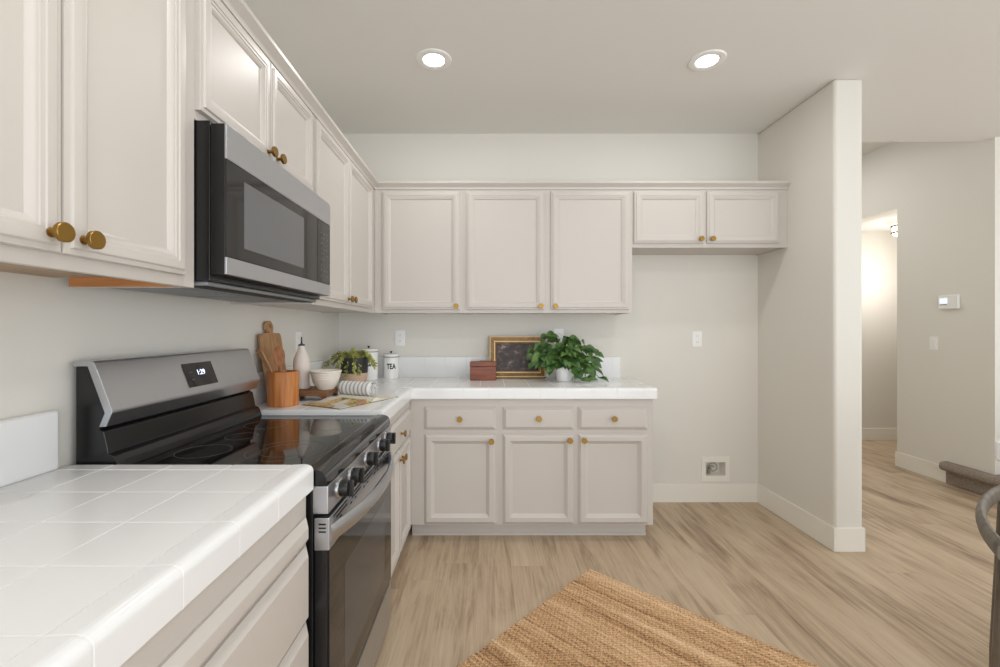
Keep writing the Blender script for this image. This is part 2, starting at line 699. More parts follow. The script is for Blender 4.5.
def downlight(x, y, label, group=cans):
    t = thing('recessed_ceiling_light', label, 'ceiling light', (x, y, ZC), 0, group)
    bb = new()
    lathe(bb, [(0.056, -0.0005), (0.057, -0.005), (0.072, -0.010), (0.092, -0.006), (0.096, 0.0), (0.056, -0.0005)], (x, y, ZC), seg=48)
    obj('trim_ring', bb, 'plastic', t)
    bb = new()
    lathe(bb, [(0.0, -0.004), (0.056, -0.004), (0.056, -0.001), (0.0, -0.001)], (x, y, ZC), seg=48)
    obj('diffuser', bb, 'emit', t)
    area('ceiling_disk_light', (x, y, ZC - 0.016), (0, 0, 0), 0.11, 0.11, 3.6, (1.0, 0.985, 0.96), True)
    return t


downlight(-0.292, 2.397, 'round recessed ceiling light over the corner where the two cabinet runs meet')
downlight(1.186, 2.405, 'round recessed ceiling light in front of the refrigerator alcove and dividing wall')
area('ceiling_disk_light', (-0.1, 0.5, ZC - 0.016), (0, 0, 0), 0.11, 0.11, 7.5, (1.0, 0.985, 0.96), True)  # unseen lamp without a fixture, added to light the base cabinet fronts
area('ceiling_disk_light', (1.19, 0.5, ZC - 0.016), (0, 0, 0), 0.11, 0.11, 6, (1.0, 0.985, 0.96), True)  # second added lamp out of view, also without a fixture

area('passage_fill', (2.95, 4.6, ZE - 0.02), (0, 0, 0), 0.16, 0.16, 7.5, (1.0, 0.985, 0.96), True)  # unseen light added to brighten the wall beyond the partition

# hall flush lamp
hx, hy = 4.385, 4.62
t = thing('hall_ceiling_lamp', 'glowing flush hall lamp with two dark rings seen through the doorway', 'ceiling lamp', (hx, hy, ZH))
b = new(); lathe(b, [(0, 0), (0.10, 0), (0.10, -0.02), (0, -0.02)], (hx, hy, ZH)); obj('mount', b, 'brass', t)
b = new(); lathe(b, [(0, -0.021), (0.12, -0.021), (0.135, -0.04), (0.135, -0.13), (0.11, -0.15), (0, -0.155)], (hx, hy, ZH)); obj('lamp_shade', b, 'warmemit', t)
for dz in (-0.045, -0.115):
    b = new(); lathe(b, [(0.136, dz), (0.146, dz), (0.146, dz - 0.014), (0.136, dz - 0.014), (0.136, dz)], (hx, hy, ZH)); obj('ring', b, 'darkgrey', t)
pl = bpy.data.lights.new('hall_lamp_light', 'POINT')
pl.energy = 15; pl.color = (1.0, 0.95, 0.90); pl.shadow_soft_size = 0.12
po = bpy.data.objects.new('hall_lamp_light', pl); po.location = (hx, hy, ZH - 0.55); C.objects.link(po)

# ------------------------------------------------------------------ cabinets
UP = [(0, 0), (0, 0.012), (0.0015, 0.0145), (0.011, 0.0155), (0.0125, 0.0195), (0.015, 0.021), (0.031, 0.021), (0.0325, 0.0185), (0.040, 0.0180), (0.0412, 0.0155), (0.0470, 0.0150), (0.0550, 0.0080), (0.0560, 0.0060)]
LO = [(0, 0), (0, 0.006), (0.002, 0.0075), (0.013, 0.0190), (0.016, 0.021), (0.040, 0.021), (0.042, 0.0195), (0.0435, 0.0165), (0.059, 0.0060), (0.061, 0.0040)]
DR = [(0, 0), (0, 0.006), (0.002, 0.0075), (0.017, 0.0185), (0.020, 0.0205)]
UF, UD = -0.762, 2.976           # face planes: upper run on the left wall (X), on the back wall (Y)
BF, BD = -0.475, 2.700           # the same for the base run
ZU0, ZU1 = 1.395, 2.25
Zv = (0, 0, 1)


def knob(parent, p, n_):
    bb = new()
    lathe(bb, [(0.0, 0.0), (0.0085, 0.0), (0.0085, 0.0015), (0.0055, 0.003), (0.0052, 0.018), (0.0160, 0.0185), (0.0170, 0.0195), (0.0170, 0.0265), (0.0160, 0.0275), (0, 0.0275)], p, n_, 24)
    return obj('knob', bb, 'brass', parent)


def door(parent, side, a0, a1, z0, z1, prof, knob_at=None, name='door'):
    """side 'L': on the left wall run, a is Y, faces +X at face plane; 'B': on the back run, a is X, faces -Y"""
    bb = new()
    up = prof is UP
    if side == 'L':
        f = UF if up else BF
        panel(bb, (f, a0, z0), (0, 1, 0), Zv, (1, 0, 0), a1 - a0, z1 - z0, prof)
        k = lambda a, z: ((f + 0.0205, a, z), (1, 0, 0))
    else:
        f = UD if up else BD
        panel(bb, (a0, f, z0), (1, 0, 0), Zv, (0, -1, 0), a1 - a0, z1 - z0, prof)
        k = lambda a, z: ((a, f - 0.0205, z), (0, -1, 0))
    d = obj(name, bb, 'cab', parent)
    if knob_at:
        knob(d, *k(*knob_at))
    return d


def upper(name, label, side, a0, a1, z0, z1=ZU1, group=None, raw=False):
    """a wall cabinet: box with a face frame, its bottom panel set up inside and left as bare wood"""
    g = 0.0004
    a0 += g; a1 -= g
    w = 0.018
    if side == 'L':
        t = thing(name, label, 'cabinet', (UF, (a0 + a1) / 2, z0), 0, group)
        R = lambda u0, u1, d0, d1, q0, q1: (d0, d1, u0, u1, q0, q1)
        dw, df = XL + 0.001, UF
    else:
        t = thing(name, label, 'cabinet', ((a0 + a1) / 2, UD, z0), 0, group)
        R = lambda u0, u1, d0, d1, q0, q1: (u0, u1, d1, d0, q0, q1)
        dw, df = YB - 0.001, UD
    s = 1 if df > dw else -1
    bb = new()
    for q in (a0, a1 - w):
        box(bb, *R(q, q + w, dw, df - s * 0.019, z0 + 0.024, z1))
        box(bb, *R(q, q + w, dw + (s * 0.042 if raw else 0), df - s * 0.019, z0, z0 + 0.0238))
    box(bb, *R(a0, a1, df - s * 0.019, df, z0, z1))
    box(bb, *R(a0 + w, a1 - w, dw, df - s * 0.019, z1 - w, z1))
    obj('carcass', bb, 'cab', t)
    bb = new()
    if raw:
        box(bb, *R(a0 + w, a1 - w, dw, df - s * 0.019, z0 + 0.024, z0 + 0.037))
        obj('bottom_panel', bb, 'cabply', t)
        bb = new()
        for q in (a1 - w - 0.003,):
            box(bb, *R(q, q + 0.003, dw + s * 0.042, df - s * 0.019, z0 + 0.0005, z0 + 0.024))
        obj('bare_side', bb, 'cabwood', t)
    else:
        box(bb, *R(a0 + w, a1 - w, dw, df - s * 0.019, z0 + 0.006, z0 + 0.020))
        obj('bottom_panel', bb, 'cab', t)
    return t


g = 'wall cabinets on the range wall'
t = upper('wall_cabinet', 'tall two-door wall cabinet before the microwave, largest brass knobs', 'L', 0.40, 1.151, ZU0, group=g, raw=True)
door(t, 'L', 0.458, 0.7785, 1.421, 2.207, UP, (0.753, 1.452))
door(t, 'L', 0.7815, 1.101, 1.421, 2.207, UP, (0.814, 1.451))
t = upper('wall_cabinet', 'short two-door wall cabinet directly above the microwave', 'L', 1.151, 1.917, 1.834, group=g)
door(t, 'L', 1.1535, 1.527, 1.858, 2.207, UP, (1.498, 1.886))
door(t, 'L', 1.531, 1.895, 1.858, 2.207, UP, (1.562, 1.886))
t = upper('wall_cabinet', 'tall two-door wall cabinet between the microwave and the room corner', 'L', 1.917, 2.975, ZU0, group=g)
door(t, 'L', 1.942, 2.386, 1.421, 2.207, UP, (2.357, 1.447))
door(t, 'L', 2.390, 2.865, 1.421, 2.207, UP, (2.421, 1.447))
g = 'wall cabinets on the back wall'
t = upper('wall_cabinet', 'single-door wall cabinet in the corner of the back wall, above the tea canister', 'B', UF + 0.001, -0.166, ZU0, group=g)
door(t, 'B', -0.706, -0.188, 1.419, 2.207, UP, (-0.212, 1.440))
t = upper('wall_cabinet', 'wide two-door wall cabinet above the framed painting and trailing plant', 'B', -0.166, 0.966, ZU0, group=g)
door(t, 'B', -0.145, 0.377, 1.419, 2.207, UP, (0.350, 1.440))
door(t, 'B', 0.421, 0.944, 1.419, 2.207, UP, (0.447, 1.440))
t = upper('wall_cabinet', 'short two-door wall cabinet over the empty refrigerator alcove', 'B', 0.966, PX0, 1.834, group=g)
door(t, 'B', 0.976, 1.441, 1.862, 2.207, UP, (1.414, 1.886))
door(t, 'B', 1.462, 1.945, 1.862, 2.207, UP, (1.489, 1.886))

# crown over both runs
prof = [(0.0005, 2.222), (0.007, 2.222), (0.009, 2.234), (0.013, 2.238), (0.028, 2.254), (0.031, 2.257), (0.031, 2.271), (0.0005, 2.271)]
b = new()
rows = []
for o_, z in prof:
    rows.append([b.verts.new(p) for p in ((UF + o_, 0.40, z), (UF + o_, UD - o_, z), (PX0 - 0.001, UD - o_, z))])
k = len(prof)
fs = []
for i in range(k):
    a, c = rows[i], rows[(i + 1) % k]
    for j in (0, 1):
        fs.append(b.faces.new((a[j], a[j + 1], c[j + 1], c[j])))
fs.append(b.faces.new([r[0] for r in rows])); fs.append(b.faces.new([r[2] for r in rows]))
bmesh.ops.recalc_face_normals(b, faces=fs)
single('crown_molding', b, 'cab', 'thin painted crown molding running along the tops of all wall cabinets', 'molding', (UF, UD, 2.222))


def base_cab(name, label, side, a0, a1, group=None, toe0=0.0, toe1=0.0):
    g = 0.0003
    a0 += g; a1 -= g
    z1 = 0.862
    if side == 'L':
        t = thing(name, label, 'cabinet', (BF, (a0 + a1) / 2, 0), 0, group)
        bb = new()
        box(bb, XL + 0.002, BF, a0, a1, 0.098, z1)
        obj('carcass', bb, 'cab', t)
        bb = new(); box(bb, XL + 0.002, BF - 0.073, a0 + toe0, a1 - toe1, 0.0, 0.098); obj('toe_kick', bb, 'cab', t)
    else:
        t = thing(name, label, 'cabinet', ((a0 + a1) / 2, BD, 0), 0, group)
        bb = new()
        box(bb, a0, a1, BD, YB - 0.002, 0.098, z1)
        obj('carcass', bb, 'cab', t)
        bb = new()
        box(bb, a0, a1 - toe1, BD + 0.073, YB - 0.016, 0.0, 0.098)
        box(bb, a0, a1 - toe1 + 0.002, BD + 0.068, BD + 0.073, 0.0, 0.016, 0.002, 1)
        obj('toe_kick', bb, 'cab', t)
    return t


g = 'base cabinets under the tiled counters'
SY0, SY1 = 1.166, 1.932           # the range bay
t = base_cab('base_cabinet', 'drawer cabinet under the nearest tiled counter, before the range', 'L', 0.22, SY0 - 0.008, g)
for q in ((0.738, 0.803), (0.540, 0.730), (0.330, 0.532), (0.120, 0.322)):
    door(t, 'L', 0.245, SY0 - 0.022, q[0], q[1], DR, name='drawer')
t = base_cab('base_cabinet', 'narrow-looking base cabinet between the range and the inner corner', 'L', SY1 + 0.004, BD - 0.003, g)
door(t, 'L', 1.985, 2.640, 0.678, 0.817, DR, (2.32, 0.742), 'drawer')
door(t, 'L', 1.985, 2.310, 0.107, 0.652, LO, (2.285, 0.612))
door(t, 'L', 2.314, 2.640, 0.107, 0.652, LO, (2.345, 0.612))
t = base_cab('base_cabinet', 'one-door base cabinet beside the inner corner, below the small wooden box', 'B', BF + 0.001, 0.069, g)
door(t, 'B', -0.386, 0.049, 0.678, 0.817, DR, (-0.170, 0.745), 'drawer')
door(t, 'B', -0.386, 0.049, 0.107, 0.652, LO, (0.021, 0.612))
t = base_cab('base_cabinet', 'two-door base cabinet at the open end of the back run', 'B', 0.069, 1.003, g, toe1=0.020)
door(t, 'B', 0.090, 0.521, 0.678, 0.817, DR, (0.306, 0.748), 'drawer')
door(t, 'B', 0.090, 0.521, 0.107, 0.652, LO, (0.492, 0.618))
door(t, 'B', 0.547, 0.968, 0.678, 0.817, DR, (0.760, 0.748), 'drawer')
door(t, 'B', 0.547, 0.968, 0.107, 0.652, LO, (0.578, 0.618))

# ------------------------------------------------------------------ tiled counters
CZ = 0.9325
CF = -0.457            # front of the lip on the range wall
CB = 2.668             # front of the lip on the back wall
TS, GR = 0.152, 0.0026
VW = 0.056             # width of the edge trim piece


def tiles(bm, xs, ys, z0, z1):
    for x0, x1 in xs:
        for y0, y1 in ys:
            if x1 - x0 > 0.012 and y1 - y0 > 0.012:
                box(bm, x0 + GR / 2, x1 - GR / 2, y0 + GR / 2, y1 - GR / 2, z0, z1, 0.0014, 2)


def steps(a, b_, s, start=None):
    """intervals of length s from a towards b_ (either direction), last one cut"""
    out = []
    p = a
    sg = 1 if b_ > a else -1
    while (b_ - p) * sg > 1e-6:
        q = p + sg * s
        if (q - b_) * sg > 0:
            q = b_
        out.append((min(p, q), max(p, q)))
        p = q
    return out


def cap_profile(c, z):
    """edge trim: rounded nose over the front lip; c: how far inside the tile face the outline runs (the grout core)"""
    if c:
        return [(max(p, 0) + c, zz - c) for p, zz in cap_profile(0, z)[:-2]] + [(0.02, z - 0.066), (VW, z - 0.066)]
    r = 0.016
    pts = [(VW, z - 0.012), (VW, z)]
    pts += [(r + 0.006, z + 0.0016), (r, z + 0.0008)]
    for i in range(1, 7):
        a = PI / 2 * i / 6
        pts.append((r - r * math.sin(a), z - r + r * math.cos(a)))
    pts += [(0.0, z - 0.064), (0.003, z - 0.067), (0.014, z - 0.067), (0.014, z - 0.03)]
    return pts


# near counter
Y0c, Y1c = -0.10, SY0 - 0.002
t = thing('tiled_countertop', 'white tiled countertop closest to the camera, ending at the range', 'countertop', (-0.78, 0.55, 0.862))
b = new()
box(b, XL + 0.002, CF - 0.015, Y0c, Y1c - 0.004, 0.864, CZ - 0.0012)
obj('grout_bed', b, 'grout', t)
b = new()
ys = steps(1.1205, Y0c, 0.1517)
xs = steps(CF - VW, XL + 0.022, TS + GR)
tiles(b, xs, ys, CZ - 0.012, CZ)
tiles(b, xs, [(1.1205, Y1c)], CZ - 0.045, CZ + 0.0006)
obj('tile_surface', b, 'tile', t)
b = new()
prism(b, [(CF - p, z) for p, z in cap_profile(0, CZ)], 'y', 0.969 + GR / 2, Y1c, 0.0012)
for y0, y1 in steps(0.969, Y0c, 0.1517):
    prism(b, [(CF - p, z) for p, z in cap_profile(0, CZ)], 'y', y0 + GR / 2, y1 - GR / 2, 0.0012)
obj('edge_trim', b, 'tile', t)
b = new(); prism(b, [(CF - p, z) for p, z in cap_profile(0.0008, CZ)], 'y', Y0c + 0.001, Y1c - 0.001); obj('edge_grout', b, 'grout', t)
b = new()
yy = steps(1.132, Y0c, 0.30)
for y0, y1 in yy:
    box(b, XL + 0.001, XL + 0.021, y0 + 0.0005, y1 - 0.0005, CZ - 0.002, 1.083, 0.009, 4)
obj('backsplash', b, 'tile', t)

# far L-shaped counter
Y0f = SY1 + 0.002
XR = 1.018
t = thing('tiled_countertop', 'white tiled L-shaped countertop along the back wall, holding plants and canisters', 'countertop', (0.0, 3.0, 0.862))
b = new()
box(b, XL + 0.002, CF - 0.015, Y0f + 0.003, YB - 0.002, 0.864, CZ - 0.0012)
box(b, CF - 0.015, XR - 0.004, CB + 0.015, YB - 0.002, 0.864, CZ - 0.0012)
obj('grout_bed', b, 'grout', t)
b = new()
xs = steps(CF - VW, XL + 0.022, TS + GR)
ysa = steps(CB + VW, Y0f, TS + GR)
ysb = steps(CB + VW, YB - 0.022, TS + GR)
tiles(b, xs, ysa + ysb, CZ - 0.012, CZ)
xsr = steps(CF - VW, XR - VW, TS + GR)
tiles(b, xsr, ysb, CZ - 0.012, CZ)
tiles(b, [(XR - VW, XR)], ysb, CZ - 0.045, CZ + 0.0006)
obj('tile_surface', b, 'tile', t)
b = new()
for y0, y1 in steps(CB + 0.02, Y0f, TS + GR):
    prism(b, [(CF - p, z) for p, z in cap_profile(0, CZ)], 'y', y0 + GR / 2, y1 - GR / 2, 0.0012)
for x0, x1 in steps(CF - 0.002, XR, TS + GR):
    prism(b, [(CB + p, z) for p, z in cap_profile(0, CZ)], 'x', x0 + GR / 2, x1 - GR / 2, 0.0012)
obj('edge_trim', b, 'tile', t)
b = new()
prism(b, [(CF - p, z) for p, z in cap_profile(0.0008, CZ)], 'y', Y0f + 0.001, CB + 0.02)
prism(b, [(CB + p, z) for p, z in cap_profile(0.0008, CZ)], 'x', CF, XR - 0.001)
obj('edge_grout', b, 'grout', t)
b = new()
for y0, y1 in steps(YB - 0.022, Y0f + 0.0, TS + GR):
    box(b, XL + 0.001, XL + 0.021, y0, y1, CZ - 0.002, 1.081, 0.0016, 2)
for x0, x1 in steps(XL + 0.022, 0.978, TS + GR):
    box(b, x0, x1, YB - 0.021, YB - 0.001, CZ - 0.002, 1.081, 0.0016, 2)
obj('backsplash', b, 'tile', t)

# ------------------------------------------------------------------ electric range
y0, y1 = SY0 + 0.004, SY1 - 0.004
t = thing('electric_range', 'stainless and black electric range with smooth glass cooktop between the counters', 'range', (-0.77, (y0 + y1) / 2, 0))
b = new(); box(b, -1.09, -0.462, y0 + 0.004, y1 - 0.004, 0.03, 0.896, 0.004); obj('body', b, 'black', t)
ck = new()
prism(ck, [(-1.02, 0.897), (-1.02, 0.914), (-0.485, 0.914), (-0.480, 0.917), (-0.455, 0.9165), (-0.440, 0.913), (-0.430, 0.905), (-0.4255, 0.893), (-0.424, 0.875), (-0.46, 0.875), (-0.46, 0.897)], 'y', y0, y1, 0.0015)
ct = obj('cooktop', ck, 'blackglass', t)
for (cx, cy, r) in ((-0.62, y0 + 0.20, 0.115), (-0.62, y0 + 0.20, 0.075), (-0.87, y0 + 0.19, 0.075), (-0.62, y1 - 0.20, 0.095), (-0.87, y1 - 0.19, 0.075), (-0.86, (y0 + y1) / 2, 0.05)):
    b = new(); lathe(b, [(r, 0.9141), (r + 0.0016, 0.9141), (r + 0.0016, 0.9144), (r, 0.9144), (r, 0.9141)], (cx, cy, 0), seg=48)
    obj('burner_ring', b, 'ring', ct)
# backguard
b = new()
prism(b, [(-1.092, 0.90), (-1.092, 1.188), (-1.057, 1.188), (-1.012, 1.066), (-1.03, 1.022), (-1.018, 1.016), (-1.006, 0.958), (-0.992, 0.951), (-0.984, 0.935), (-0.978, 0.9145), (-1.0, 0.90)], 'y', y0 + 0.006, y1 - 0.006, 0.002)
bg = obj('backguard', b, 'black', t)
b = new()
prism(b, [(-1.094, 1.189), (-1.094, 1.203), (-1.044, 1.204), (-1.038, 1.200), (-0.991, 1.073), (-0.991, 1.066), (-1.006, 1.030), (-1.026, 1.029), (-1.011, 1.066), (-1.056, 1.189)], 'y', y0, y1, 0.0018)
bp = obj('control_fascia', b, 'steel', bg)
# clock display set in the sloped fascia
fn = Vector((0.127, 0, 0.047)).normalized()
fu = Vector((-0.047, 0, 0.127)).normalized()
fo = Vector((-1.038, 0, 1.200)).lerp(Vector((-0.991, 0, 1.073)), 0.55)


def on_fascia(x, y, z):
    return fo + Vector((0, 1.562 + x, 0)) + fu * y + fn * (z + 0.0012)


b = new()
vs = [b.verts.new(on_fascia(x, y, z)) for x, y, z in ((-0.078, -0.042, -0.004), (0.078, -0.042, -0.004), (0.078, 0.042, -0.004), (-0.078, 0.042, -0.004), (-0.078, -0.042, 0.0008), (0.078, -0.042, 0.0008), (0.078, 0.042, 0.0008), (-0.078, 0.042, 0.0008))]
for q in ((3, 2, 1, 0), (4, 5, 6, 7), (0, 1, 5, 4), (1, 2, 6, 5), (2, 3, 7, 6), (3, 0, 4, 7)):
    b.faces.new([vs[i] for i in q])
dsp = obj('clock_display', b, 'blackglass', bg)
b = text_mesh('1:29', 0.026, lambda x, y, z: on_fascia(x + 0.004, y + 0.006, z + 0.0012))
obj('clock_lettering', b, 'digits', bg, smooth=0)
for (ax, ay) in ((-0.055, 0.008), (-0.055, -0.018)):
    b = new()
    b.faces.new([b.verts.new(on_fascia(ax + i, ay + j, 0.0013)) for i, j in ((0, 0), (0.014, 0), (0.014, 0.003), (0, 0.003))])
    obj('display_mark', b, 'ring', bg, smooth=0)
# front control strip with five knobs
b = new(); box(b, -0.463, -0.4215, y0 + 0.001, y1 - 0.001, 0.799, 0.873, 0.003); cp = obj('control_panel', b, 'steel', t)
for ky in (1.262, 1.372, 1.549, 1.728, 1.838):
    b = new()
    lathe(b, [(0, 0), (0.030, 0), (0.030, 0.003), (0.026, 0.006), (0, 0.006)], (-0.4215, ky, 0.836), (1, 0, 0), 32)
    kb = obj('knob_bezel', b, 'steel2', t)
    b = new()
    lathe(b, [(0, 0.005), (0.022, 0.005), (0.0235, 0.009), (0.0225, 0.024), (0.020, 0.027), (0, 0.027)], (-0.4215, ky, 0.836), (1, 0, 0), 32)
    box(b, -0.396, -0.3825, ky - 0.0070, ky + 0.0070, 0.836 - 0.0225, 0.836 + 0.0225, 0.002)
    kn = obj('knob', b, 'matteblack', t)
# oven door
b = new(); box(b, -0.4600, -0.4235, y0 + 0.004, y1 - 0.004, 0.205, 0.788, 0.004); dr = obj('oven_door', b, 'black', t)
b = new(); box(b, -0.4595, -0.4185, y0 + 0.002, y1 - 0.002, 0.702, 0.789, 0.003); obj('door_rail', b, 'steel', dr)
b = new(); box(b, -0.4240, -0.4195, y0 + 0.006, y1 - 0.006, 0.212, 0.700, 0.0015); obj('door_glass', b, 'blackglass', dr)
b = new(); box(b, -0.4200, -0.4189, y0 + 0.13, y1 - 0.13, 0.285, 0.600, 0.0004); obj('oven_window', b, 'window', dr)
b = new()
for i in range(5):
    for zz, off, ln in ((0.781, 0.030, 0.118), (0.769, 0.055, 0.095), (0.757, 0.040, 0.016), (0.757, 0.085, 0.016)):
        q = y0 + off + i * 0.140
        box(b, -0.4195, -0.4180, q, min(q + ln, y1 - 0.02), zz - 0.0026, zz + 0.0026)
for zz in (0.772, 0.762, 0.752):
    box(b, -0.447, -0.428, y0 + 0.0012, y0 + 0.003, zz - 0.002, zz + 0.002)
obj('vent_slot', b, 'dark', dr)
b = new()
path = []
for i in range(25):
    s_ = i / 24
    yy_ = y0 + 0.012 + s_ * (y1 - y0 - 0.024)
    e = min(s_, 1 - s_) / 0.5
    path.append((-0.424 + 0.056 * (1 - (1 - e) ** 2.2), yy_, 0.741))
tube(b, path, 0.0115, 16, 2.1, up=(0, 0, 1))
obj('handle', b, 'steel', dr)
b = new(); box(b, -0.460, -0.420, y0 + 0.003, y1 - 0.003, 0.038, 0.198, 0.005); obj('storage_drawer', b, 'steel', t)
for fx in (-0.50, -1.04):
    for fy in (y0 + 0.06, y1 - 0.06):
        b = new(); lathe(b, [(0, 0), (0.020, 0), (0.020, 0.008), (0.009, 0.012), (0.009, 0.032), (0, 0.032)], (fx, fy, 0), seg=16); obj('foot', b, 'matteblack', t)

# ------------------------------------------------------------------ microwave
m0, m1 = 1.154, 1.914
t = thing('microwave_oven', 'stainless and black over-the-range microwave hung under the short cabinet', 'microwave', (-0.90, 1.534, 1.402))
b = new(); box(b, XL + 0.05, -0.724, m0 + 0.002, m1 - 0.002, 1.414, 1.8325, 0.003); obj('body', b, 'black', t)
b = new(); box(b, -0.722, -0.683, m0, m1, 1.430, 1.8240, 0.003); dd = obj('door', b, 'matteblack', t)
b = new(); box(b, -0.690, -0.6795, m0 + 0.0005, m1 - 0.0005, 1.732, 1.8235, 0.0015); obj('upper_band', b, 'steel', dd)
b = new(); box(b, -0.690, -0.6795, m0 + 0.0005, m1 - 0.0005, 1.4305, 1.476, 0.0015); obj('lower_band', b, 'steel', dd)
b = new(); box(b, -0.690, -0.6805, m0 + 0.001, 1.774, 1.477, 1.731, 0.001); obj('door_glass', b, 'blackglass', dd)
b = new(); box(b, -0.6815, -0.6795, m0 + 0.085, 1.640, 1.512, 1.698, 0.0008); obj('door_window', b, 'mwwindow', dd)
b = new(); box(b, -0.690, -0.6805, 1.777, m1 - 0.001, 1.477, 1.731, 0.001); kp = obj('control_panel', b, 'blackglass', t)
b = new()
for r in range(9):
    for c_ in range(3):
        box(b, -0.6806, -0.6799, 1.806 + c_ * 0.030, 1.806 + c_ * 0.030 + 0.014, 1.505 + r * 0.022, 1.505 + r * 0.022 + 0.0035)
obj('keypad_marks', b, 'ring', kp)
b = new(); box(b, XL + 0.052, -0.735, m0 + 0.01, m1 - 0.01, 1.402, 1.4135, 0.004); un = obj('underside', b, 'filter', t)
for q0 in (m0 + 0.06, m0 + 0.41):
    b = new(); box(b, -1.03, -0.84, q0, q0 + 0.29, 1.3995, 1.403, 0.0015); obj('grease_filter', b, 'filter', un)
b = new(); box(b, -0.800, -0.745, m0 + 0.02, m1 - 0.02, 1.4005, 1.406, 0.0015); obj('intake_grille', b, 'dark', un)

# ------------------------------------------------------------------ wall plates
def plate(label, cat, name, p, n_, w=0.072, h=0.116, kind='outlet', group='white outlet plates'):
    """p: centre on the wall, n_: 'y' faces -Y, 'x' faces +X, '-x' faces -X"""
    t = thing(name, label, cat, p, 0, group)
    O = Vector(p)
    if n_ == 'y':
        U, N_ = Vector((1, 0, 0)), Vector((0, -1, 0))
    elif n_ == 'x':
        U, N_ = Vector((0, 1, 0)), Vector((1, 0, 0))
    else:
        U, N_ = Vector((0, -1, 0)), Vector((-1, 0, 0))
    V = Vector((0, 0, 1))
    bb = new()
    panel(bb, O - U * w / 2 - V * h / 2, U, V, N_, w, h, [(0, 0), (0, 0.003), (0.003, 0.0055)])
    obj('cover_plate', bb, 'plastic', t)
    if kind == 'outlet':
        for dz in (-0.022, 0.022):
            bb = new()
            panel(bb, O - U * 0.016 + V * (dz - 0.014) + N_ * 0.0054, U, V, N_, 0.032, 0.028, [(0, 0), (0, 0.0012), (0.001, 0.0018)])
            r_ = obj('receptacle', bb, 'plastic', t)
            bb = new()
            for du in (-0.006, 0.006):
                panel(bb, O + U * (du - 0.001) + V * (dz - 0.004) + N_ * 0.0070, U, V, N_, 0.002, 0.009, [(0, 0), (0, 0.0006)])
            obj('slot', bb, 'socket', r_)
    else:
        bb = new()
        panel(bb, O - U * 0.017 - V * 0.034 + N_ * 0.0054, U, V, N_, 0.034, 0.068, [(0, 0), (0, 0.002), (0.001, 0.003)])
        obj('rocker', bb, 'plastic', t)
    return t


plate('white outlet plate on the back wall, above the tea canister', 'outlet', 'wall_outlet', (-0.655, YB - 0.0003, 1.220), 'y')
plate('white outlet plate high on the bare wall of the refrigerator alcove', 'outlet', 'wall_outlet', (1.556, YB - 0.0003, 1.213), 'y')
plate('white outlet plate half hidden behind the trailing green plant', 'outlet', 'wall_outlet', (0.525, YB - 0.0003, 1.232), 'y')
plate('white outlet plate on the range wall behind the oil bottle', 'outlet', 'wall_outlet', (XL + 0.0003, 2.595, 1.212), 'x')
plate('white rocker switch below the thermostat on the passage wall', 'switch', 'light_switch', (RX - 0.0003, 3.826, 1.166), '-x', 0.070, 0.116, 'switch', None)

# thermostat
t = thing('thermostat', 'white thermostat with a pale lit screen on the passage wall', 'thermostat', (RX, 3.69, 1.512))
b = new(); box(b, RX - 0.024, RX - 0.0005, 3.610, 3.770, 1.455, 1.570, 0.006, 3); obj('housing', b, 'plastic', t)
b = new(); box(b, RX - 0.0255, RX - 0.023, 3.690, 3.754, 1.500, 1.546, 0.001); obj('screen', b, 'lcd', t)
b = new(); box(b, RX - 0.0255, RX - 0.023, 3.694, 3.752, 1.488, 1.494, 0.001); obj('button_strip', b, 'socket', t)

# refrigerator water valve box, recessed into the back wall
t = thing('water_valve_box', 'recessed white valve box low on the alcove wall just above the baseboard', 'valve box', (1.692, YB, 0.156))
b = new()
slab_with_holes(b, 'y', YB - 0.008, YB - 0.0004, [1.588, 1.618, 1.764, 1.794], [0.156, 0.198, 0.298, 0.338], [(1, 1)])
obj('face_frame', b, 'trim', t)
b = new()
bx = (1.6015, 1.7825, 0.1715, 0.3225)
v = [b.verts.new((x, y, z)) for y in (YB - 0.001, YB + 0.085) for x, z in ((1.618, 0.198), (1.764, 0.198), (1.764, 0.298), (1.618, 0.298))]
for q in ((0, 1, 5, 4), (1, 2, 6, 5), (2, 3, 7, 6), (3, 0, 4, 7), (4, 5, 6, 7)):
    b.faces.new([v[i] for i in q])
obj('recess', b, 'trim', t)
b = new()
tube(b, [(1.665, YB + 0.04, 0.199), (1.665, YB + 0.04, 0.25)], 0.010, 12)
tube(b, [(1.665, YB + 0.04, 0.245), (1.665, YB + 0.012, 0.245)], 0.008, 12)
vb = obj('valve', b, 'galv', t)
b = new(); tube(b, [(1.648, YB + 0.010, 0.262), (1.665, YB + 0.008, 0.268), (1.684, YB + 0.010, 0.262)], 0.006, 10); obj('valve_lever', b, 'galv', t)
b = new()
tube(b, [(1.70 + 0.030 * math.cos(a), YB + 0.05 + 0.004 * math.sin(3 * a), 0.245 + 0.032 * math.sin(a)) for a in [i * 2 * PI / 20 for i in range(21)]], 0.0035, 8)
obj('hose_coil', b, 'galv', t)

# ------------------------------------------------------------------ things on the far counter
ZT = CZ + 0.0003
# utensil crock
cx, cy = -0.957, 2.075
t = thing('utensil_crock', 'round warm brown wooden crock holding the spoons, next to the range', 'crock', (cx, cy, ZT))
b = new(); lathe(b, [(0, 0), (0.066, 0), (0.068, 0.003), (0.0685, 0.155), (0.0665, 0.158), (0.059, 0.158), (0.057, 0.15), (0.057, 0.014), (0, 0.014)], (cx, cy, ZT), seg=40)
obj('body', b, 'crock', t)
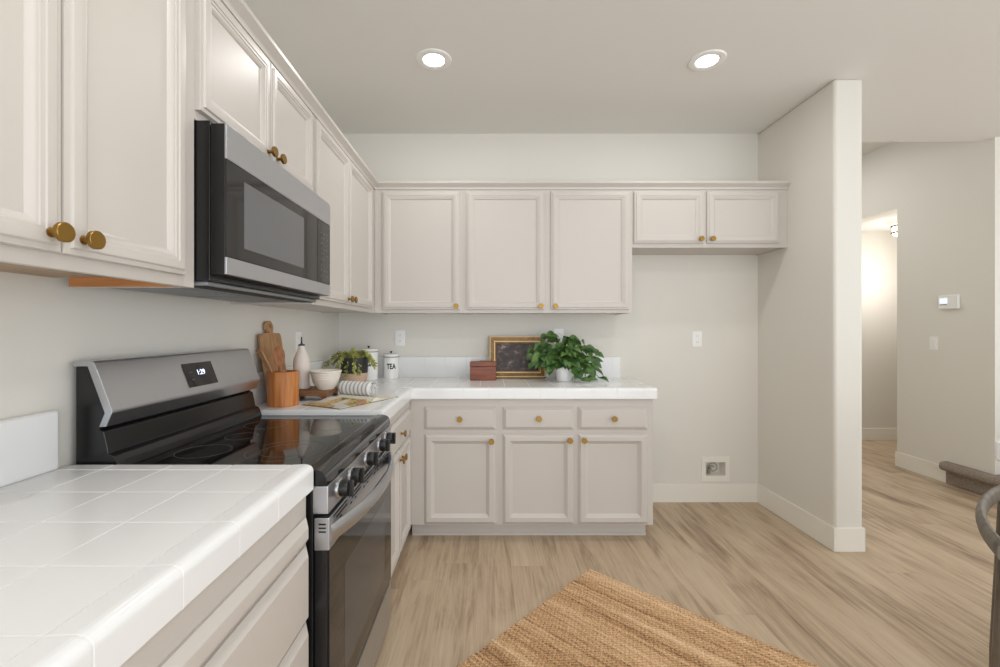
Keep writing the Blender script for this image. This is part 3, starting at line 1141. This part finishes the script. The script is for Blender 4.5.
# spoon: stands in the crock
p0, p1 = Vector((-0.955, 2.045, ZT + 0.016)), Vector((-0.985, 2.095, 1.115))
t = thing('wooden_spoon', 'dark wooden spoon standing bowl-up in the crock', 'spoon', p0)
b = new(); tube(b, [p0, p0.lerp(p1, 0.5), p1], [0.0065, 0.006, 0.0055], 10); obj('handle', b, 'spoon', t)
b = new()
dz = (p1 - p0).normalized()
nrm = Vector((0.72, -0.65, 0)); nrm = (nrm - dz * nrm.dot(dz)).normalized(); sd = dz.cross(nrm)
rings = []
for i in range(13):
    s_ = i / 12
    w_ = max(0.005, 0.031 * math.sqrt(max(0, 1 - (2 * s_ - 1.0) ** 2)) * (0.80 + 0.20 * s_))
    c_ = p1 + dz * (-0.006 + 0.100 * s_) + nrm * (0.004 * s_)
    ring = []
    for j in range(12):
        a = 2 * PI * j / 12
        dish = -0.007 * math.sin(PI * s_) * (1 - abs(math.cos(a)) ** 2) if math.sin(a) > 0 else 0
        ring.append(b.verts.new(c_ + sd * w_ * math.cos(a) + nrm * (0.009 * math.sin(a) * (0.4 + 0.6 * math.sin(PI * s_)) + dish)))
    rings.append(ring)
for a_, b_ in zip(rings, rings[1:]):
    for j in range(12):
        b.faces.new((a_[j], a_[(j + 1) % 12], b_[(j + 1) % 12], b_[j]))
b.faces.new(rings[0][::-1]); b.faces.new(rings[-1])
bmesh.ops.recalc_face_normals(b, faces=b.faces)
obj('spoon_bowl', b, 'spoon', t)
# spatula leaning the other way
p0, p1 = Vector((-0.935, 2.075, ZT + 0.016)), Vector((-1.045, 2.02, 1.195))
t = thing('wooden_spatula', 'light wooden spatula leaning out of the crock towards the range', 'spatula', p0)
b = new(); tube(b, [p0, p0.lerp(p1, 0.55)], [0.006, 0.006], 10); obj('handle', b, 'spatula', t)
b = new()
dz = (p1 - p0).normalized(); q = p0.lerp(p1, 0.53)
nrm = Vector((0.6, 0.8, 0)); nrm = (nrm - dz * nrm.dot(dz)).normalized(); sd = dz.cross(nrm)
L_ = (p1 - q).length
rings = []
for s_, w_ in ((0, 0.006), (0.2, 0.011), (0.5, 0.017), (0.85, 0.021), (0.97, 0.020), (1.0, 0.016)):
    rings.append([b.verts.new(q + dz * L_ * s_ + sd * w_ * u + nrm * 0.003 * v_) for u, v_ in ((-1, -1), (1, -1), (1, 1), (-1, 1))])
for a_, b_ in zip(rings, rings[1:]):
    for j in range(4):
        b.faces.new((a_[j], a_[(j + 1) % 4], b_[(j + 1) % 4], b_[j]))
b.faces.new(rings[0][::-1]); b.faces.new(rings[-1])
bmesh.ops.recalc_face_normals(b, faces=b.faces)
obj('blade', b, 'spatula', t)

# cutting board leaning on the range wall: outline in (along Y, up) with a round holed handle
out = []
Wd, Hd = 0.196, 0.335


def arc(cx_, cy_, r, a0, a1, k_):
    return [(cx_ + r * math.cos(a0 + (a1 - a0) * i / k_), cy_ + r * math.sin(a0 + (a1 - a0) * i / k_)) for i in range(k_ + 1)]


h2 = Wd / 2
out += arc(-h2 + 0.012, 0.012, 0.012, PI, 1.5 * PI, 5) + arc(h2 - 0.012, 0.012, 0.012, 1.5 * PI, 2 * PI, 5)
out += arc(h2 - 0.02, Hd - 0.02, 0.02, 0, PI / 2, 6)
out += [(0.022, Hd + 0.001), (0.017, Hd + 0.008)]
out += arc(0, Hd + 0.034, 0.029, -0.95, PI + 0.95, 22)
out += [(-0.017, Hd + 0.008), (-0.022, Hd + 0.001)]
out += arc(-h2 + 0.02, Hd - 0.02, 0.02, PI / 2, PI, 6)
hole = arc(0, Hd + 0.036, 0.010, 0, 2 * PI, 20)[:-1]
b = new()
ov = [b.verts.new((0, p[0], p[1])) for p in out]
hv = [b.verts.new((0, p[0], p[1])) for p in hole]
es = [b.edges.new((ov[i], ov[(i + 1) % len(ov)])) for i in range(len(ov))] + [b.edges.new((hv[i], hv[(i + 1) % len(hv)])) for i in range(len(hv))]
bmesh.ops.triangle_fill(b, use_beauty=True, edges=es)
r_ = bmesh.ops.extrude_face_region(b, geom=list(b.faces))
bmesh.ops.translate(b, verts=[v for v in r_['geom'] if isinstance(v, bmesh.types.BMVert)], vec=(0.018, 0, 0))
bmesh.ops.recalc_face_normals(b, faces=b.faces)
bmesh.ops.rotate(b, verts=b.verts, cent=(0, 0, 0), matrix=Matrix.Rotation(-0.155, 3, 'Y'))
o = obj('cutting_board', b, 'board')
o.location = (-1.042, 2.205, ZT)
tag(o, 'tall wooden cutting board with a round holed handle leaning on the wall', 'cutting board')

# riser
rx0, rx1, ry0, ry1 = -1.028, -0.792, 2.192, 2.415
t = thing('wooden_riser', 'low dark wooden riser tray under the bottle and bowl', 'riser', ((rx0 + rx1) / 2, (ry0 + ry1) / 2, ZT))
b = new(); box(b, rx0, rx1, ry0, ry1, 0.955, 0.979, 0.004); obj('tray', b, 'riser', t)
for px in (rx0 + 0.03, rx1 - 0.03):
    for py in (ry0 + 0.025, ry1 - 0.025):
        b = new(); box(b, px - 0.011, px + 0.011, py - 0.011, py + 0.011, ZT, 0.9555, 0.002); obj('leg', b, 'riser', t)
ZR = 0.9793
# oil bottle
bxp, byp = -0.972, 2.315
t = thing('oil_bottle', 'slim cream ceramic oil bottle with a dark pour spout on the riser', 'bottle', (bxp, byp, ZR))
b = new(); lathe(b, [(0, 0), (0.038, 0), (0.041, 0.003), (0.0415, 0.125), (0.039, 0.150), (0.031, 0.176), (0.021, 0.198), (0.0155, 0.212), (0.0155, 0.222), (0, 0.222)], (bxp, byp, ZR), seg=36); obj('body', b, 'ceramic', t)
b = new(); lathe(b, [(0, 0.2215), (0.0165, 0.2215), (0.0165, 0.228), (0.008, 0.231), (0.0045, 0.234), (0.0036, 0.262), (0.003, 0.268), (0, 0.268)], (bxp, byp, ZR), seg=20); obj('pour_spout', b, 'darkgrey', t)
# bowl
b = new()
pr = [(0, 0.004), (0.038, 0.004), (0.038, 0), (0.043, 0), (0.044, 0.005), (0.056, 0.022), (0.066, 0.045)]
for zz in (0.052, 0.060, 0.068, 0.076):
    rr = 0.066 + (zz - 0.045) * 0.24
    pr += [(rr, zz), (rr + 0.0012, zz + 0.002), (rr + 0.0012, zz + 0.005), (rr + 0.0004, zz + 0.0065)]
pr += [(0.0755, 0.086), (0.0785, 0.088), (0.0785, 0.094), (0.076, 0.0955), (0.072, 0.094), (0.066, 0.070), (0.052, 0.030), (0.030, 0.012), (0, 0.010)]
lathe(b, pr, (0, 0, 0), seg=44)
single('mixing_bowl', b, 'bowl', 'cream stoneware bowl with banded rim standing on the riser', 'bowl', (-0.838, 2.295, ZR), local=True)

# succulent in a two-tone pot
px, py = -0.886, 2.945
t = thing('potted_succulent', 'small yellow-green trailing succulent in a two-tone black and blush pot', 'potted plant', (px, py, ZT))
b = new(); lathe(b, [(0, 0), (0.066, 0), (0.074, 0.006), (0.083, 0.035), (0.086, 0.0665), (0.0, 0.0665)], (px, py, ZT), seg=40); obj('lower_pot', b, 'blush', t)
b = new(); lathe(b, [(0.0, 0.067), (0.0862, 0.067), (0.0868, 0.165), (0.085, 0.168), (0.079, 0.168), (0.078, 0.150), (0, 0.150)], (px, py, ZT), seg=40); obj('upper_pot', b, 'potblack', t)
b = new(); lathe(b, [(0, 0.149), (0.0775, 0.149), (0.0775, 0.156), (0, 0.160)], (px, py, ZT), seg=24); obj('soil', b, 'soil', t)


def bead_leaf(bm, p, d, L_, r):
    u, v, d = frame_of(d)
    prev = None
    rings = []
    for s_, k_ in ((0, 0.35), (0.25, 0.9), (0.55, 1.0), (0.82, 0.7), (1.0, 0.12)):
        rings.append([bm.verts.new(p + d * L_ * s_ + (u * math.cos(2 * PI * j / 6) + v * math.sin(2 * PI * j / 6)) * r * k_) for j in range(6)])
    for a_, b_ in zip(rings, rings[1:]):
        for j in range(6):
            bm.faces.new((a_[j], a_[(j + 1) % 6], b_[(j + 1) % 6], b_[j]))
    bm.faces.new(rings[-1])


b = new()
rs = random.Random(3)
base = Vector((px, py, ZT + 0.158))
tails = []
for az, ln, hang, lift in ((3.3, 0.19, 0.06, 0.05), (3.05, 0.15, 0.04, 0.05), (4.45, 0.15, 0.115, 0.035), (5.0, 0.17, 0.085, 0.045), (5.35, 0.13, 0.10, 0.04), (5.9, 0.17, 0.055, 0.06), (6.15, 0.14, 0.03, 0.05),
                           (4.0, 0.12, 0.05, 0.05), (1.57, 0.08, 0.02, 0.04), (2.3, 0.10, 0.03, 0.04), (0.6, 0.12, 0.03, 0.04), (4.5, 0.035, -0.02, 0.075), (5.6, 0.06, 0.02, 0.05)):
    n_ = 13
    d0 = Vector((math.cos(az), math.sin(az), 0))
    pts = []
    for i in range(n_):
        s_ = i / (n_ - 1)
        r_ = ln * (s_ ** 0.85) * (0.72 if hang > 0.07 else 1.0)
        z = lift * math.sin(min(1, s_ * 1.7) * PI / 2) * (1 - 0.3 * s_) - (hang + lift * 0.7) * max(0, s_ - 0.35) ** 1.5 * 1.9
        pts.append(base + d0 * r_ + Vector((0, 0, z)))
    for i in range(n_ - 1):
        dr_ = (pts[i + 1] - pts[i]).normalized()
        for k_ in range(6):
            a = rs.random() * 2 * PI
            u, v, _ = frame_of(dr_)
            dd_ = (u * math.cos(a) + v * math.sin(a)) * 0.9 + dr_ * 0.75
            bead_leaf(b, pts[i].lerp(pts[i + 1], rs.random()), dd_, 0.019 + 0.006 * rs.random(), 0.0052)
for i in range(45):
    a = rs.random() * 2 * PI
    r_ = 0.065 * rs.random() ** 0.5
    bead_leaf(b, base + Vector((r_ * math.cos(a), r_ * math.sin(a), 0.0)), (math.cos(a) * 0.8, math.sin(a) * 0.8, 1), 0.022, 0.0055)
obj('foliage', b, 'succulent', t)

# canisters
def canister(label, p, r, h, word, size):
    t = thing('enamel_canister', label, 'canister', (p[0], p[1], ZT), 0, 'white enamel canisters')
    q = (p[0], p[1], ZT)
    bb = new(); lathe(bb, [(0, 0), (r - 0.002, 0), (r, 0.003), (r, h), (r - 0.003, h), (0, h - 0.001)], q, seg=44); obj('body', bb, 'enamel', t)
    bb = new(); lathe(bb, [(r - 0.001, h - 0.003), (r + 0.0025, h - 0.003), (r + 0.0025, h + 0.0015), (r - 0.001, h + 0.0015), (r - 0.001, h - 0.003)], q, seg=44); obj('rim', bb, 'ink', t)
    bb = new(); lathe(bb, [(0, h + 0.0012), (r + 0.001, h + 0.0016), (r + 0.001, h + 0.012), (r * 0.93, h + 0.019), (r * 0.3, h + 0.024), (0, h + 0.025)], q, seg=44)
    ld = obj('lid', bb, 'enamel', t)
    bb = new(); lathe(bb, [(0, h + 0.0245), (0.006, h + 0.0245), (0.005, h + 0.029), (0.009, h + 0.034), (0.0085, h + 0.039), (0, h + 0.041)], q, seg=20); obj('lid_knob', bb, 'ink', ld)
    # lettering wrapped round the front, turned to the camera
    aim = math.atan2(-p[1], -p[0])

    def wrap(x, y, z):
        a = aim + x / r
        return Vector((p[0] + (r + 0.0006 + z) * math.cos(a), p[1] + (r + 0.0006 + z) * math.sin(a), ZT + h * 0.56 + y * 1.45))
    bb = text_mesh(word, size, wrap, 0.0003, 0.0012)
    obj('lettering', bb, 'ink', t, smooth=0)
    return t


canister('white enamel canister lettered tea with black rim, by the back wall', (-0.699, 3.205), 0.053, 0.156, 'TEA', 0.036)
canister('larger white enamel canister mostly hidden behind the potted succulent', (-0.846, 3.150), 0.064, 0.196, 'SUGAR', 0.030)

# open magazine
Bp, u, v = Vector((-0.655, 1.962, 0)), Vector((0.470, 0.883, 0)), Vector((-0.883, 0.470, 0))
t = thing('open_magazine', 'open food magazine lying on the counter beside the range', 'magazine', (Bp.x, Bp.y, ZT))


def page_h(s_):
    """height over the cover across the spread (0..0.4 m)"""
    d = abs(s_ - 0.20)
    return 0.0045 + 0.014 * math.exp(-((d - 0.035) / 0.045) ** 2) * min(1, d / 0.02)


for name_, s0, s1, mt in (('left_page', 0.002, 0.199, 'page'), ('right_page', 0.201, 0.398, 'paper')):
    b = new()
    n_ = 20
    top, bot = [], []
    for i in range(n_ + 1):
        s_ = s0 + (s1 - s0) * i / n_
        for lst, dz_ in ((top, page_h(s_)), (bot, 0.0012)):
            lst.append([b.verts.new(Bp + u * s_ + v * w_ + Vector((0, 0, ZT + dz_))) for w_ in (0.004, 0.08, 0.16, 0.240)])
    for L_ in (top, bot):
        for i in range(n_):
            for j in range(3):
                b.faces.new((L_[i][j], L_[i + 1][j], L_[i + 1][j + 1], L_[i][j + 1]))
    for i in range(n_):
        for j in (0, 3):
            b.faces.new((top[i][j], top[i + 1][j], bot[i + 1][j], bot[i][j]))
    for i in (0, n_):
        for j in range(3):
            b.faces.new((top[i][j], top[i][j + 1], bot[i][j + 1], bot[i][j]))
    bmesh.ops.recalc_face_normals(b, faces=b.faces)
    obj(name_, b, mt, t)
b = new()
q = [Bp - u * 0.003 - v * 0.001, Bp + u * 0.403 - v * 0.001, Bp + u * 0.403 + v * 0.245, Bp - u * 0.003 + v * 0.245]
lo = [b.verts.new(p + Vector((0, 0, ZT))) for p in q]; hi = [b.verts.new(p + Vector((0, 0, ZT + 0.0012))) for p in q]
b.faces.new(lo[::-1]); b.faces.new(hi)
for i in range(4):
    b.faces.new((lo[i], lo[(i + 1) % 4], hi[(i + 1) % 4], hi[i]))
obj('cover', b, 'cover', t)

# rolled towel
t0, t1 = Vector((-0.758, 2.315, ZT + 0.038)), Vector((-0.580, 2.248, ZT + 0.038))
ax = (t1 - t0)
t = thing('rolled_towel', 'rolled grey and white striped dish towel lying behind the magazine', 'towel', (t0.x, t0.y, ZT), math.atan2(ax.y, ax.x))
b = new()
Ln = ax.length
nseg = 90
spiral = []
for i in range(nseg + 1):
    a = -i / nseg * 6.2 * PI
    r_ = 0.038 - 0.030 * (i / nseg)
    spiral.append((r_ * math.cos(a - PI / 2), r_ * math.sin(a - PI / 2)))
rows = []
for k_ in range(9):
    x = Ln * k_ / 8
    rows.append([b.verts.new((x + 0.0035 * math.sin(i * 0.5), y * (1 + 0.02 * math.sin(k_ * 2.1)), z + 0.0520)) for i, (y, z) in enumerate(spiral)])
for a_, b_ in zip(rows, rows[1:]):
    for i in range(nseg):
        b.faces.new((a_[i], b_[i], b_[i + 1], a_[i + 1]))
o = obj('towel_roll', b, 'towel', t, local=True)
md = o.modifiers.new('thick', 'SOLIDIFY'); md.thickness = 0.0022; md.offset = 0

# small wooden box
t = thing('recipe_box', 'small reddish wooden box with lid standing before the framed painting', 'box', (-0.034, 3.105, ZT))
b = new(); box(b, -0.124, 0.056, 3.058, 3.155, ZT, 1.027, 0.003); obj('body', b, 'boxwood', t)
b = new(); box(b, -0.126, 0.058, 3.056, 3.157, 1.0285, 1.061, 0.004); obj('lid', b, 'boxwood', t)
b = new(); tube(b, [(-0.06, 3.075, 1.060), (-0.055, 3.075, 1.067), (-0.015, 3.075, 1.067), (-0.01, 3.075, 1.060)], 0.003, 8); obj('lid_handle', b, 'riser', t)

# framed painting leaning on the wall
t = thing('framed_painting', 'dark landscape painting in a worn gilt frame leaning on the backsplash', 'painting', (0.213, 3.215, ZT))
Wf, Hf, fw = 0.408, 0.306, 0.052
b = new()
prs = [(0.0, 0.0), (0.0, 0.020), (0.006, 0.026), (0.014, 0.024), (0.022, 0.015), (0.032, 0.013), (0.038, 0.018), (0.044, 0.016), (0.052, 0.006), (0.052, 0.0)]
rings = []
for i_, h_ in prs:
    rings.append([b.verts.new((x, -h_, z)) for x, z in ((-Wf / 2 + i_, i_), (Wf / 2 - i_, i_), (Wf / 2 - i_, Hf - i_), (-Wf / 2 + i_, Hf - i_))])
for a_, b_ in zip(rings, rings[1:] + rings[:1]):
    for i in range(4):
        j = (i + 1) % 4
        b.faces.new((a_[i], a_[j], b_[j], b_[i]))
bmesh.ops.recalc_face_normals(b, faces=b.faces)
Rm = Matrix.Rotation(-0.235, 4, 'X')
bmesh.ops.transform(b, matrix=Rm, verts=b.verts)
obj('frame', b, 'gold', t, local=True)
for i0, i1, hh in ((0.003, 0.009, 0.0265), (0.035, 0.043, 0.0185)):
    b = new()
    rr = []
    for i_, h_ in ((i0, hh - 0.004), (i0, hh + 0.0005), (i1, hh + 0.0005), (i1, hh - 0.004)):
        rr.append([b.verts.new((x, -h_, z)) for x, z in ((-Wf / 2 + i_, i_), (Wf / 2 - i_, i_), (Wf / 2 - i_, Hf - i_), (-Wf / 2 + i_, Hf - i_))])
    for a_, b_ in zip(rr, rr[1:] + rr[:1]):
        for i in range(4):
            b.faces.new((a_[i], a_[(i + 1) % 4], b_[(i + 1) % 4], b_[i]))
    bmesh.ops.recalc_face_normals(b, faces=b.faces)
    bmesh.ops.transform(b, matrix=Rm, verts=b.verts)
    obj('gilt_edge', b, 'gilt', t, local=True)
b = new(); box(b, -Wf / 2 + fw - 0.004, Wf / 2 - fw + 0.004, -0.005, -0.001, fw - 0.004, Hf - fw + 0.004)
bmesh.ops.transform(b, matrix=Rm, verts=b.verts)
obj('canvas', b, 'painting', t, local=True)

# trailing pothos
px, py = 0.520, 3.045
t = thing('potted_pothos', 'bushy green trailing plant in a white pot beside the painting', 'potted plant', (px, py, ZT))
b = new(); lathe(b, [(0, 0), (0.045, 0), (0.050, 0.005), (0.064, 0.095), (0.066, 0.100), (0.066, 0.112), (0.060, 0.112), (0.057, 0.095), (0, 0.095)], (px, py, ZT), seg=36); obj('pot', b, 'whitepot', t)
b = new(); lathe(b, [(0, 0.0945), (0.0565, 0.0945), (0.0565, 0.100), (0, 0.104)], (px, py, ZT), seg=24); obj('soil', b, 'soil', t)


def leaf(bm, p, d, up, L_, w_):
    d = Vector(d).normalized()
    up = Vector(up)
    up = (up - d * up.dot(d)).normalized()
    sd_ = d.cross(up)
    cols = []
    for s_, k_ in ((0.0, 0.30), (0.08, 0.78), (0.25, 1.0), (0.45, 0.90), (0.65, 0.62), (0.85, 0.26), (1.0, 0.0)):
        c_ = p + d * L_ * s_ - up * (0.35 * L_ * s_ * s_)
        back = -0.10 * L_ if s_ == 0 else 0
        e = w_ * k_
        if k_ == 0:
            cols.append([bm.verts.new(c_)])
        else:
            cols.append([bm.verts.new(c_ + sd_ * e + up * 0.25 * e + d * back), bm.verts.new(c_ + sd_ * e * 0.5 + up * 0.13 * e + d * back * 0.5), bm.verts.new(c_ - up * 0.0012), bm.verts.new(c_ - sd_ * e * 0.5 + up * 0.13 * e + d * back * 0.5), bm.verts.new(c_ - sd_ * e + up * 0.25 * e + d * back)])
    for a_, b_ in zip(cols, cols[1:]):
        if len(b_) == 1:
            for i in range(4):
                bm.faces.new((a_[i], a_[i + 1], b_[0]))
        else:
            for i in range(4):
                bm.faces.new((a_[i], a_[i + 1], b_[i + 1], b_[i]))


lb, sb = new(), new()
rs = random.Random(11)
base = Vector((px, py, ZT + 0.10))
# vines: (end point relative to the pot's rim, leaves)
vines = []
for i in range(40):
    a = rs.uniform(0, 2 * PI)
    r_ = rs.uniform(0.05, 0.185)
    x = r_ * math.cos(a) * 1.15
    y = r_ * math.sin(a) * 0.75
    z = rs.uniform(0.0, 0.135) * (1.15 - (r_ / 0.22) ** 1.6)
    vines.append((Vector((x, max(-0.16, min(y, 0.12)), z)), 3))
vines += [(Vector((-0.16, 0.0, 0.155)), 4), (Vector((-0.12, 0.03, 0.215)), 2), (Vector((-0.09, 0.02, 0.225)), 2), (Vector((-0.05, 0.05, 0.205)), 3), (Vector((-0.075, 0.06, 0.19)), 3), (Vector((0.07, 0.04, 0.19)), 3), (Vector((0.13, 0.03, 0.17)), 3), (Vector((0.0, 0.05, 0.15)), 4), (Vector((-0.03, -0.02, 0.155)), 3), (Vector((0.04, 0.04, 0.165)), 3), (Vector((-0.215, -0.03, 0.02)), 4), (Vector((-0.19, -0.05, 0.06)), 4), (Vector((-0.21, 0.05, 0.12)), 4), (Vector((-0.17, 0.08, 0.14)), 4),
          (Vector((0.22, -0.03, 0.09)), 4), (Vector((0.21, -0.06, -0.02)), 4), (Vector((0.235, -0.05, -0.075)), 3), (Vector((0.17, 0.02, 0.12)), 4), (Vector((0.12, 0.05, 0.125)), 3), (Vector((0.02, -0.02, 0.13)), 3), (Vector((0.06, -0.03, 0.125)), 3),
          (Vector((0.10, -0.13, -0.075)), 4), (Vector((0.065, -0.13, -0.06)), 3), (Vector((0.135, -0.12, -0.07)), 3), (Vector((-0.12, -0.08, -0.02)), 4), (Vector((-0.10, -0.11, 0.0)), 4), (Vector((0.15, -0.10, 0.0)), 4), (Vector((0.05, -0.12, 0.03)), 4), (Vector((-0.03, -0.10, 0.05)), 4), (Vector((0.0, -0.09, 0.09)), 4), (Vector((0.18, -0.08, 0.04)), 4), (Vector((0.03, 0.05, 0.20)), 3), (Vector((0.0, 0.03, 0.185)), 3), (Vector((0.205, 0.0, 0.12)), 3), (Vector((-0.22, -0.02, 0.075)), 3)]
for e, nl in vines:
    hp = Vector((e.x * 0.35, e.y * 0.35, max(e.z * 0.9, 0.02) + 0.05))
    pts = []
    for i in range(7):
        s_ = i / 6
        pts.append(base + hp * 2 * s_ * (1 - s_) + e * s_ * s_)
    tube(sb, pts, 0.0016, 5, cap=False)
    for k_ in range(nl):
        s_ = 1 - 0.2 * k_
        i = min(5, int(s_ * 6)) if s_ < 1 else 5
        p = pts[i].lerp(pts[i + 1], s_ * 6 - i)
        radial = Vector((e.x, e.y, 0)).normalized()
        d = radial * 0.8 + Vector((rs.uniform(-0.8, 0.8), rs.uniform(-0.9, 0.3), rs.uniform(-0.75, 0.15)))
        up = Vector((rs.uniform(-0.4, 0.4), rs.uniform(-0.9, -0.1), 0.8))
        L_ = rs.uniform(0.055, 0.082) * (1 if k_ else 0.9)
        q = p + d.normalized() * L_
        if q.y > YB - 0.03:
            d.y = -abs(d.y)
        if (p + d.normalized() * L_).z < ZT + 0.02:
            d.z = abs(d.z) * 0.2
        leaf(lb, p, d, up, L_, L_ * 0.42)
for bm_ in (lb, sb):
    for vtx in bm_.verts:
        vtx.co.z = max(vtx.co.z, ZT + 0.002)
        vtx.co.y = min(vtx.co.y, YB - 0.026)
obj('foliage', lb, 'leaf', t, smooth=0)
obj('vines', sb, 'stem', t)

# ------------------------------------------------------------------ jute rug
A_ = Vector((0.545, 2.373, 0.0))
ang = math.radians(-43.9)
b = new()
LX, LY = 1.22, 1.22         # along the stripes, across
rw = 0.0125
nr = int(LY / rw)
nx = 200
rs = random.Random(5)
prev = None
for r in range(nr):
    j0, j1 = rs.uniform(-0.004, 0.004), rs.uniform(-0.004, 0.004)
    yb = -r * rw
    hh = 0.0075 + rs.uniform(-0.0012, 0.0012)
    row = []
    for i in range(nx + 1):
        x = j0 + (LX + j1 - j0) * i / nx
        wv = 0.0010 * math.sin(i * 0.27 + r)
        hb = hh * (1 + 0.16 * math.cos(PI * (i + r)))
        row.append([b.verts.new((x, yb + wv - dy, z)) for dy, z in ((0.0, hh * 0.5), (rw * 0.3, hb), (rw * 0.7, hb), (rw, hh * 0.5))])
    for i in range(nx):
        for k_ in range(3):
            b.faces.new((row[i][k_], row[i + 1][k_], row[i + 1][k_ + 1], row[i][k_ + 1]))
    # rolled ends of the braid down to the floor
    for q in (0, nx):
        lowv = [b.verts.new((vv.co.x, vv.co.y, 0.0002)) for vv in row[q]]
        for k_ in range(3):
            b.faces.new((row[q][k_], row[q][k_ + 1], lowv[k_ + 1], lowv[k_]))
    if r in (0, nr - 1):
        k_ = 0 if r == 0 else 3
        lowv = [b.verts.new((row[i][k_].co.x, row[i][k_].co.y, 0.0002)) for i in range(nx + 1)]
        for i in range(nx):
            b.faces.new((row[i][k_], row[i + 1][k_], lowv[i + 1], lowv[i]))
bmesh.ops.recalc_face_normals(b, faces=b.faces)
o = obj('jute_rug', b, 'jute', smooth=80)
o.location = (A_.x, A_.y, 0.0005)
o.rotation_euler = (0, 0, ang)
tag(o, 'natural woven jute rug with uneven brown stripes lying askew on the floor', 'rug')

# ------------------------------------------------------------------ carpeted stairs by the passage wall
t = thing('carpeted_stairs', 'grey-brown carpeted bottom stair step against the passage wall', 'stairs', (3.76, 2.9, 0))
for i in range(4):
    x0 = RX - 0.018 + 0.27 * i
    b = new()
    z1 = 0.185 * (i + 1)
    ya, yb = 2.35, (3.712 if i == 0 else RY0 - 0.002)
    x1 = RX - 0.0015 if i == 0 else x0 + 0.27
    r_ = 0.038
    pr = [(x0 + 0.27 if i else RX - 0.0015, 0.0 if i == 0 else z1 - 0.185)]
    pts = [(0.0, z1 - 0.185), (0.0, z1 - 2 * r_)]
    pts += [(-0.022 - r_ * math.sin(a) + 0.0, z1 - r_ - r_ * math.cos(a)) for a in [PI * k_ / 8 for k_ in range(9)]]
    end = (RX - 0.0015 - x0) if i == 0 else 0.268
    pts += [(end, z1), (end, z1 - 0.185)]
    prism(b, [(x0 + p, max(0.0005, z)) for p, z in pts], 'y', ya, yb, 0.006)
    if i == 0:
        prism(b, [(x0 + p, max(0.0005, z)) for p, z in [(end + 0.0005, 0.0), (end + 0.0005, z1), (0.268, z1), (0.268, 0.0)]], 'y', ya, RY0 - 0.002)
    obj('step', b, 'carpet', t)

# ------------------------------------------------------------------ island at the frame's edge
IX0, IX1, IY0, IY1 = 1.622, 2.55, 0.15, 1.425
t = thing('kitchen_island', 'white-topped kitchen island whose counter corner shows past the dining chair', 'island', (2.09, 0.79, 0))
b = new(); box(b, IX0 + 0.045, IX1 - 0.045, IY0 + 0.045, IY1 - 0.045, 0.09, 0.864, 0.002); obj('carcass', b, 'cab', t)
b = new(); box(b, IX0 + 0.11, IX1 - 0.11, IY0 + 0.11, IY1 - 0.11, 0.0, 0.09); obj('toe_kick', b, 'cab', t)
b = new(); box(b, IX0, IX1, IY0, IY1, 0.865, CZ, 0.010, 3); obj('countertop', b, 'tile', t)
for k_ in range(2):
    b = new(); ya = IY0 + 0.09 + k_ * 0.57
    panel(b, (IX0 + 0.045, ya + 0.55, 0.14), (0, -1, 0), Zv, (-1, 0, 0), 0.55, 0.68, LO); obj('side_panel', b, 'cab', t)

# ------------------------------------------------------------------ dining chair (only its bent top rail and a post reach into view)
cdir = Vector((0.755, 0.655, 0)).normalized()      # along the top rail
fdir = Vector((0.655, -0.755, 0)).normalized()     # the way the chair faces
mid = Vector((1.160, 1.044, 0))
t = thing('dining_chair', 'weathered grey-brown dining chair with a bowed top rail beside the island', 'chair', mid + fdir * 0.22)
Zr = 0.856


def cpt(s_, f_, z):
    return mid + cdir * s_ + fdir * f_ + Vector((0, 0, z))


def bow(s_):
    return 0.55 * s_ * s_


b = new()
tube(b, [cpt(-0.25 + 0.5 * i / 16, bow(-0.25 + 0.5 * i / 16), Zr) for i in range(17)], 0.0095, 14, 2.1, up=(0, 0, 1)); obj('top_rail', b, 'chairwood', t)
for s_ in (-0.215, 0.215):
    b = new(); tube(b, [cpt(s_, 0.02, 0.0), cpt(s_, 0.028, 0.45), cpt(s_, bow(s_) + 0.012, Zr - 0.02)], [0.014, 0.018, 0.013], 12); obj('back_post', b, 'chairwood', t)
    b = new(); tube(b, [cpt(s_ * 0.95, 0.41, 0.0), cpt(s_ * 0.95, 0.40, 0.44)], [0.013, 0.018], 12); obj('leg', b, 'chairwood', t)
b = new()
prism(b, [tuple(cpt(*q, 0).xy) for q in ((-0.21, 0.03), (-0.225, 0.40), (-0.20, 0.43), (0.20, 0.43), (0.225, 0.40), (0.21, 0.03))], 'z', 0.435, 0.468, 0.008); obj('seat', b, 'chairwood', t)
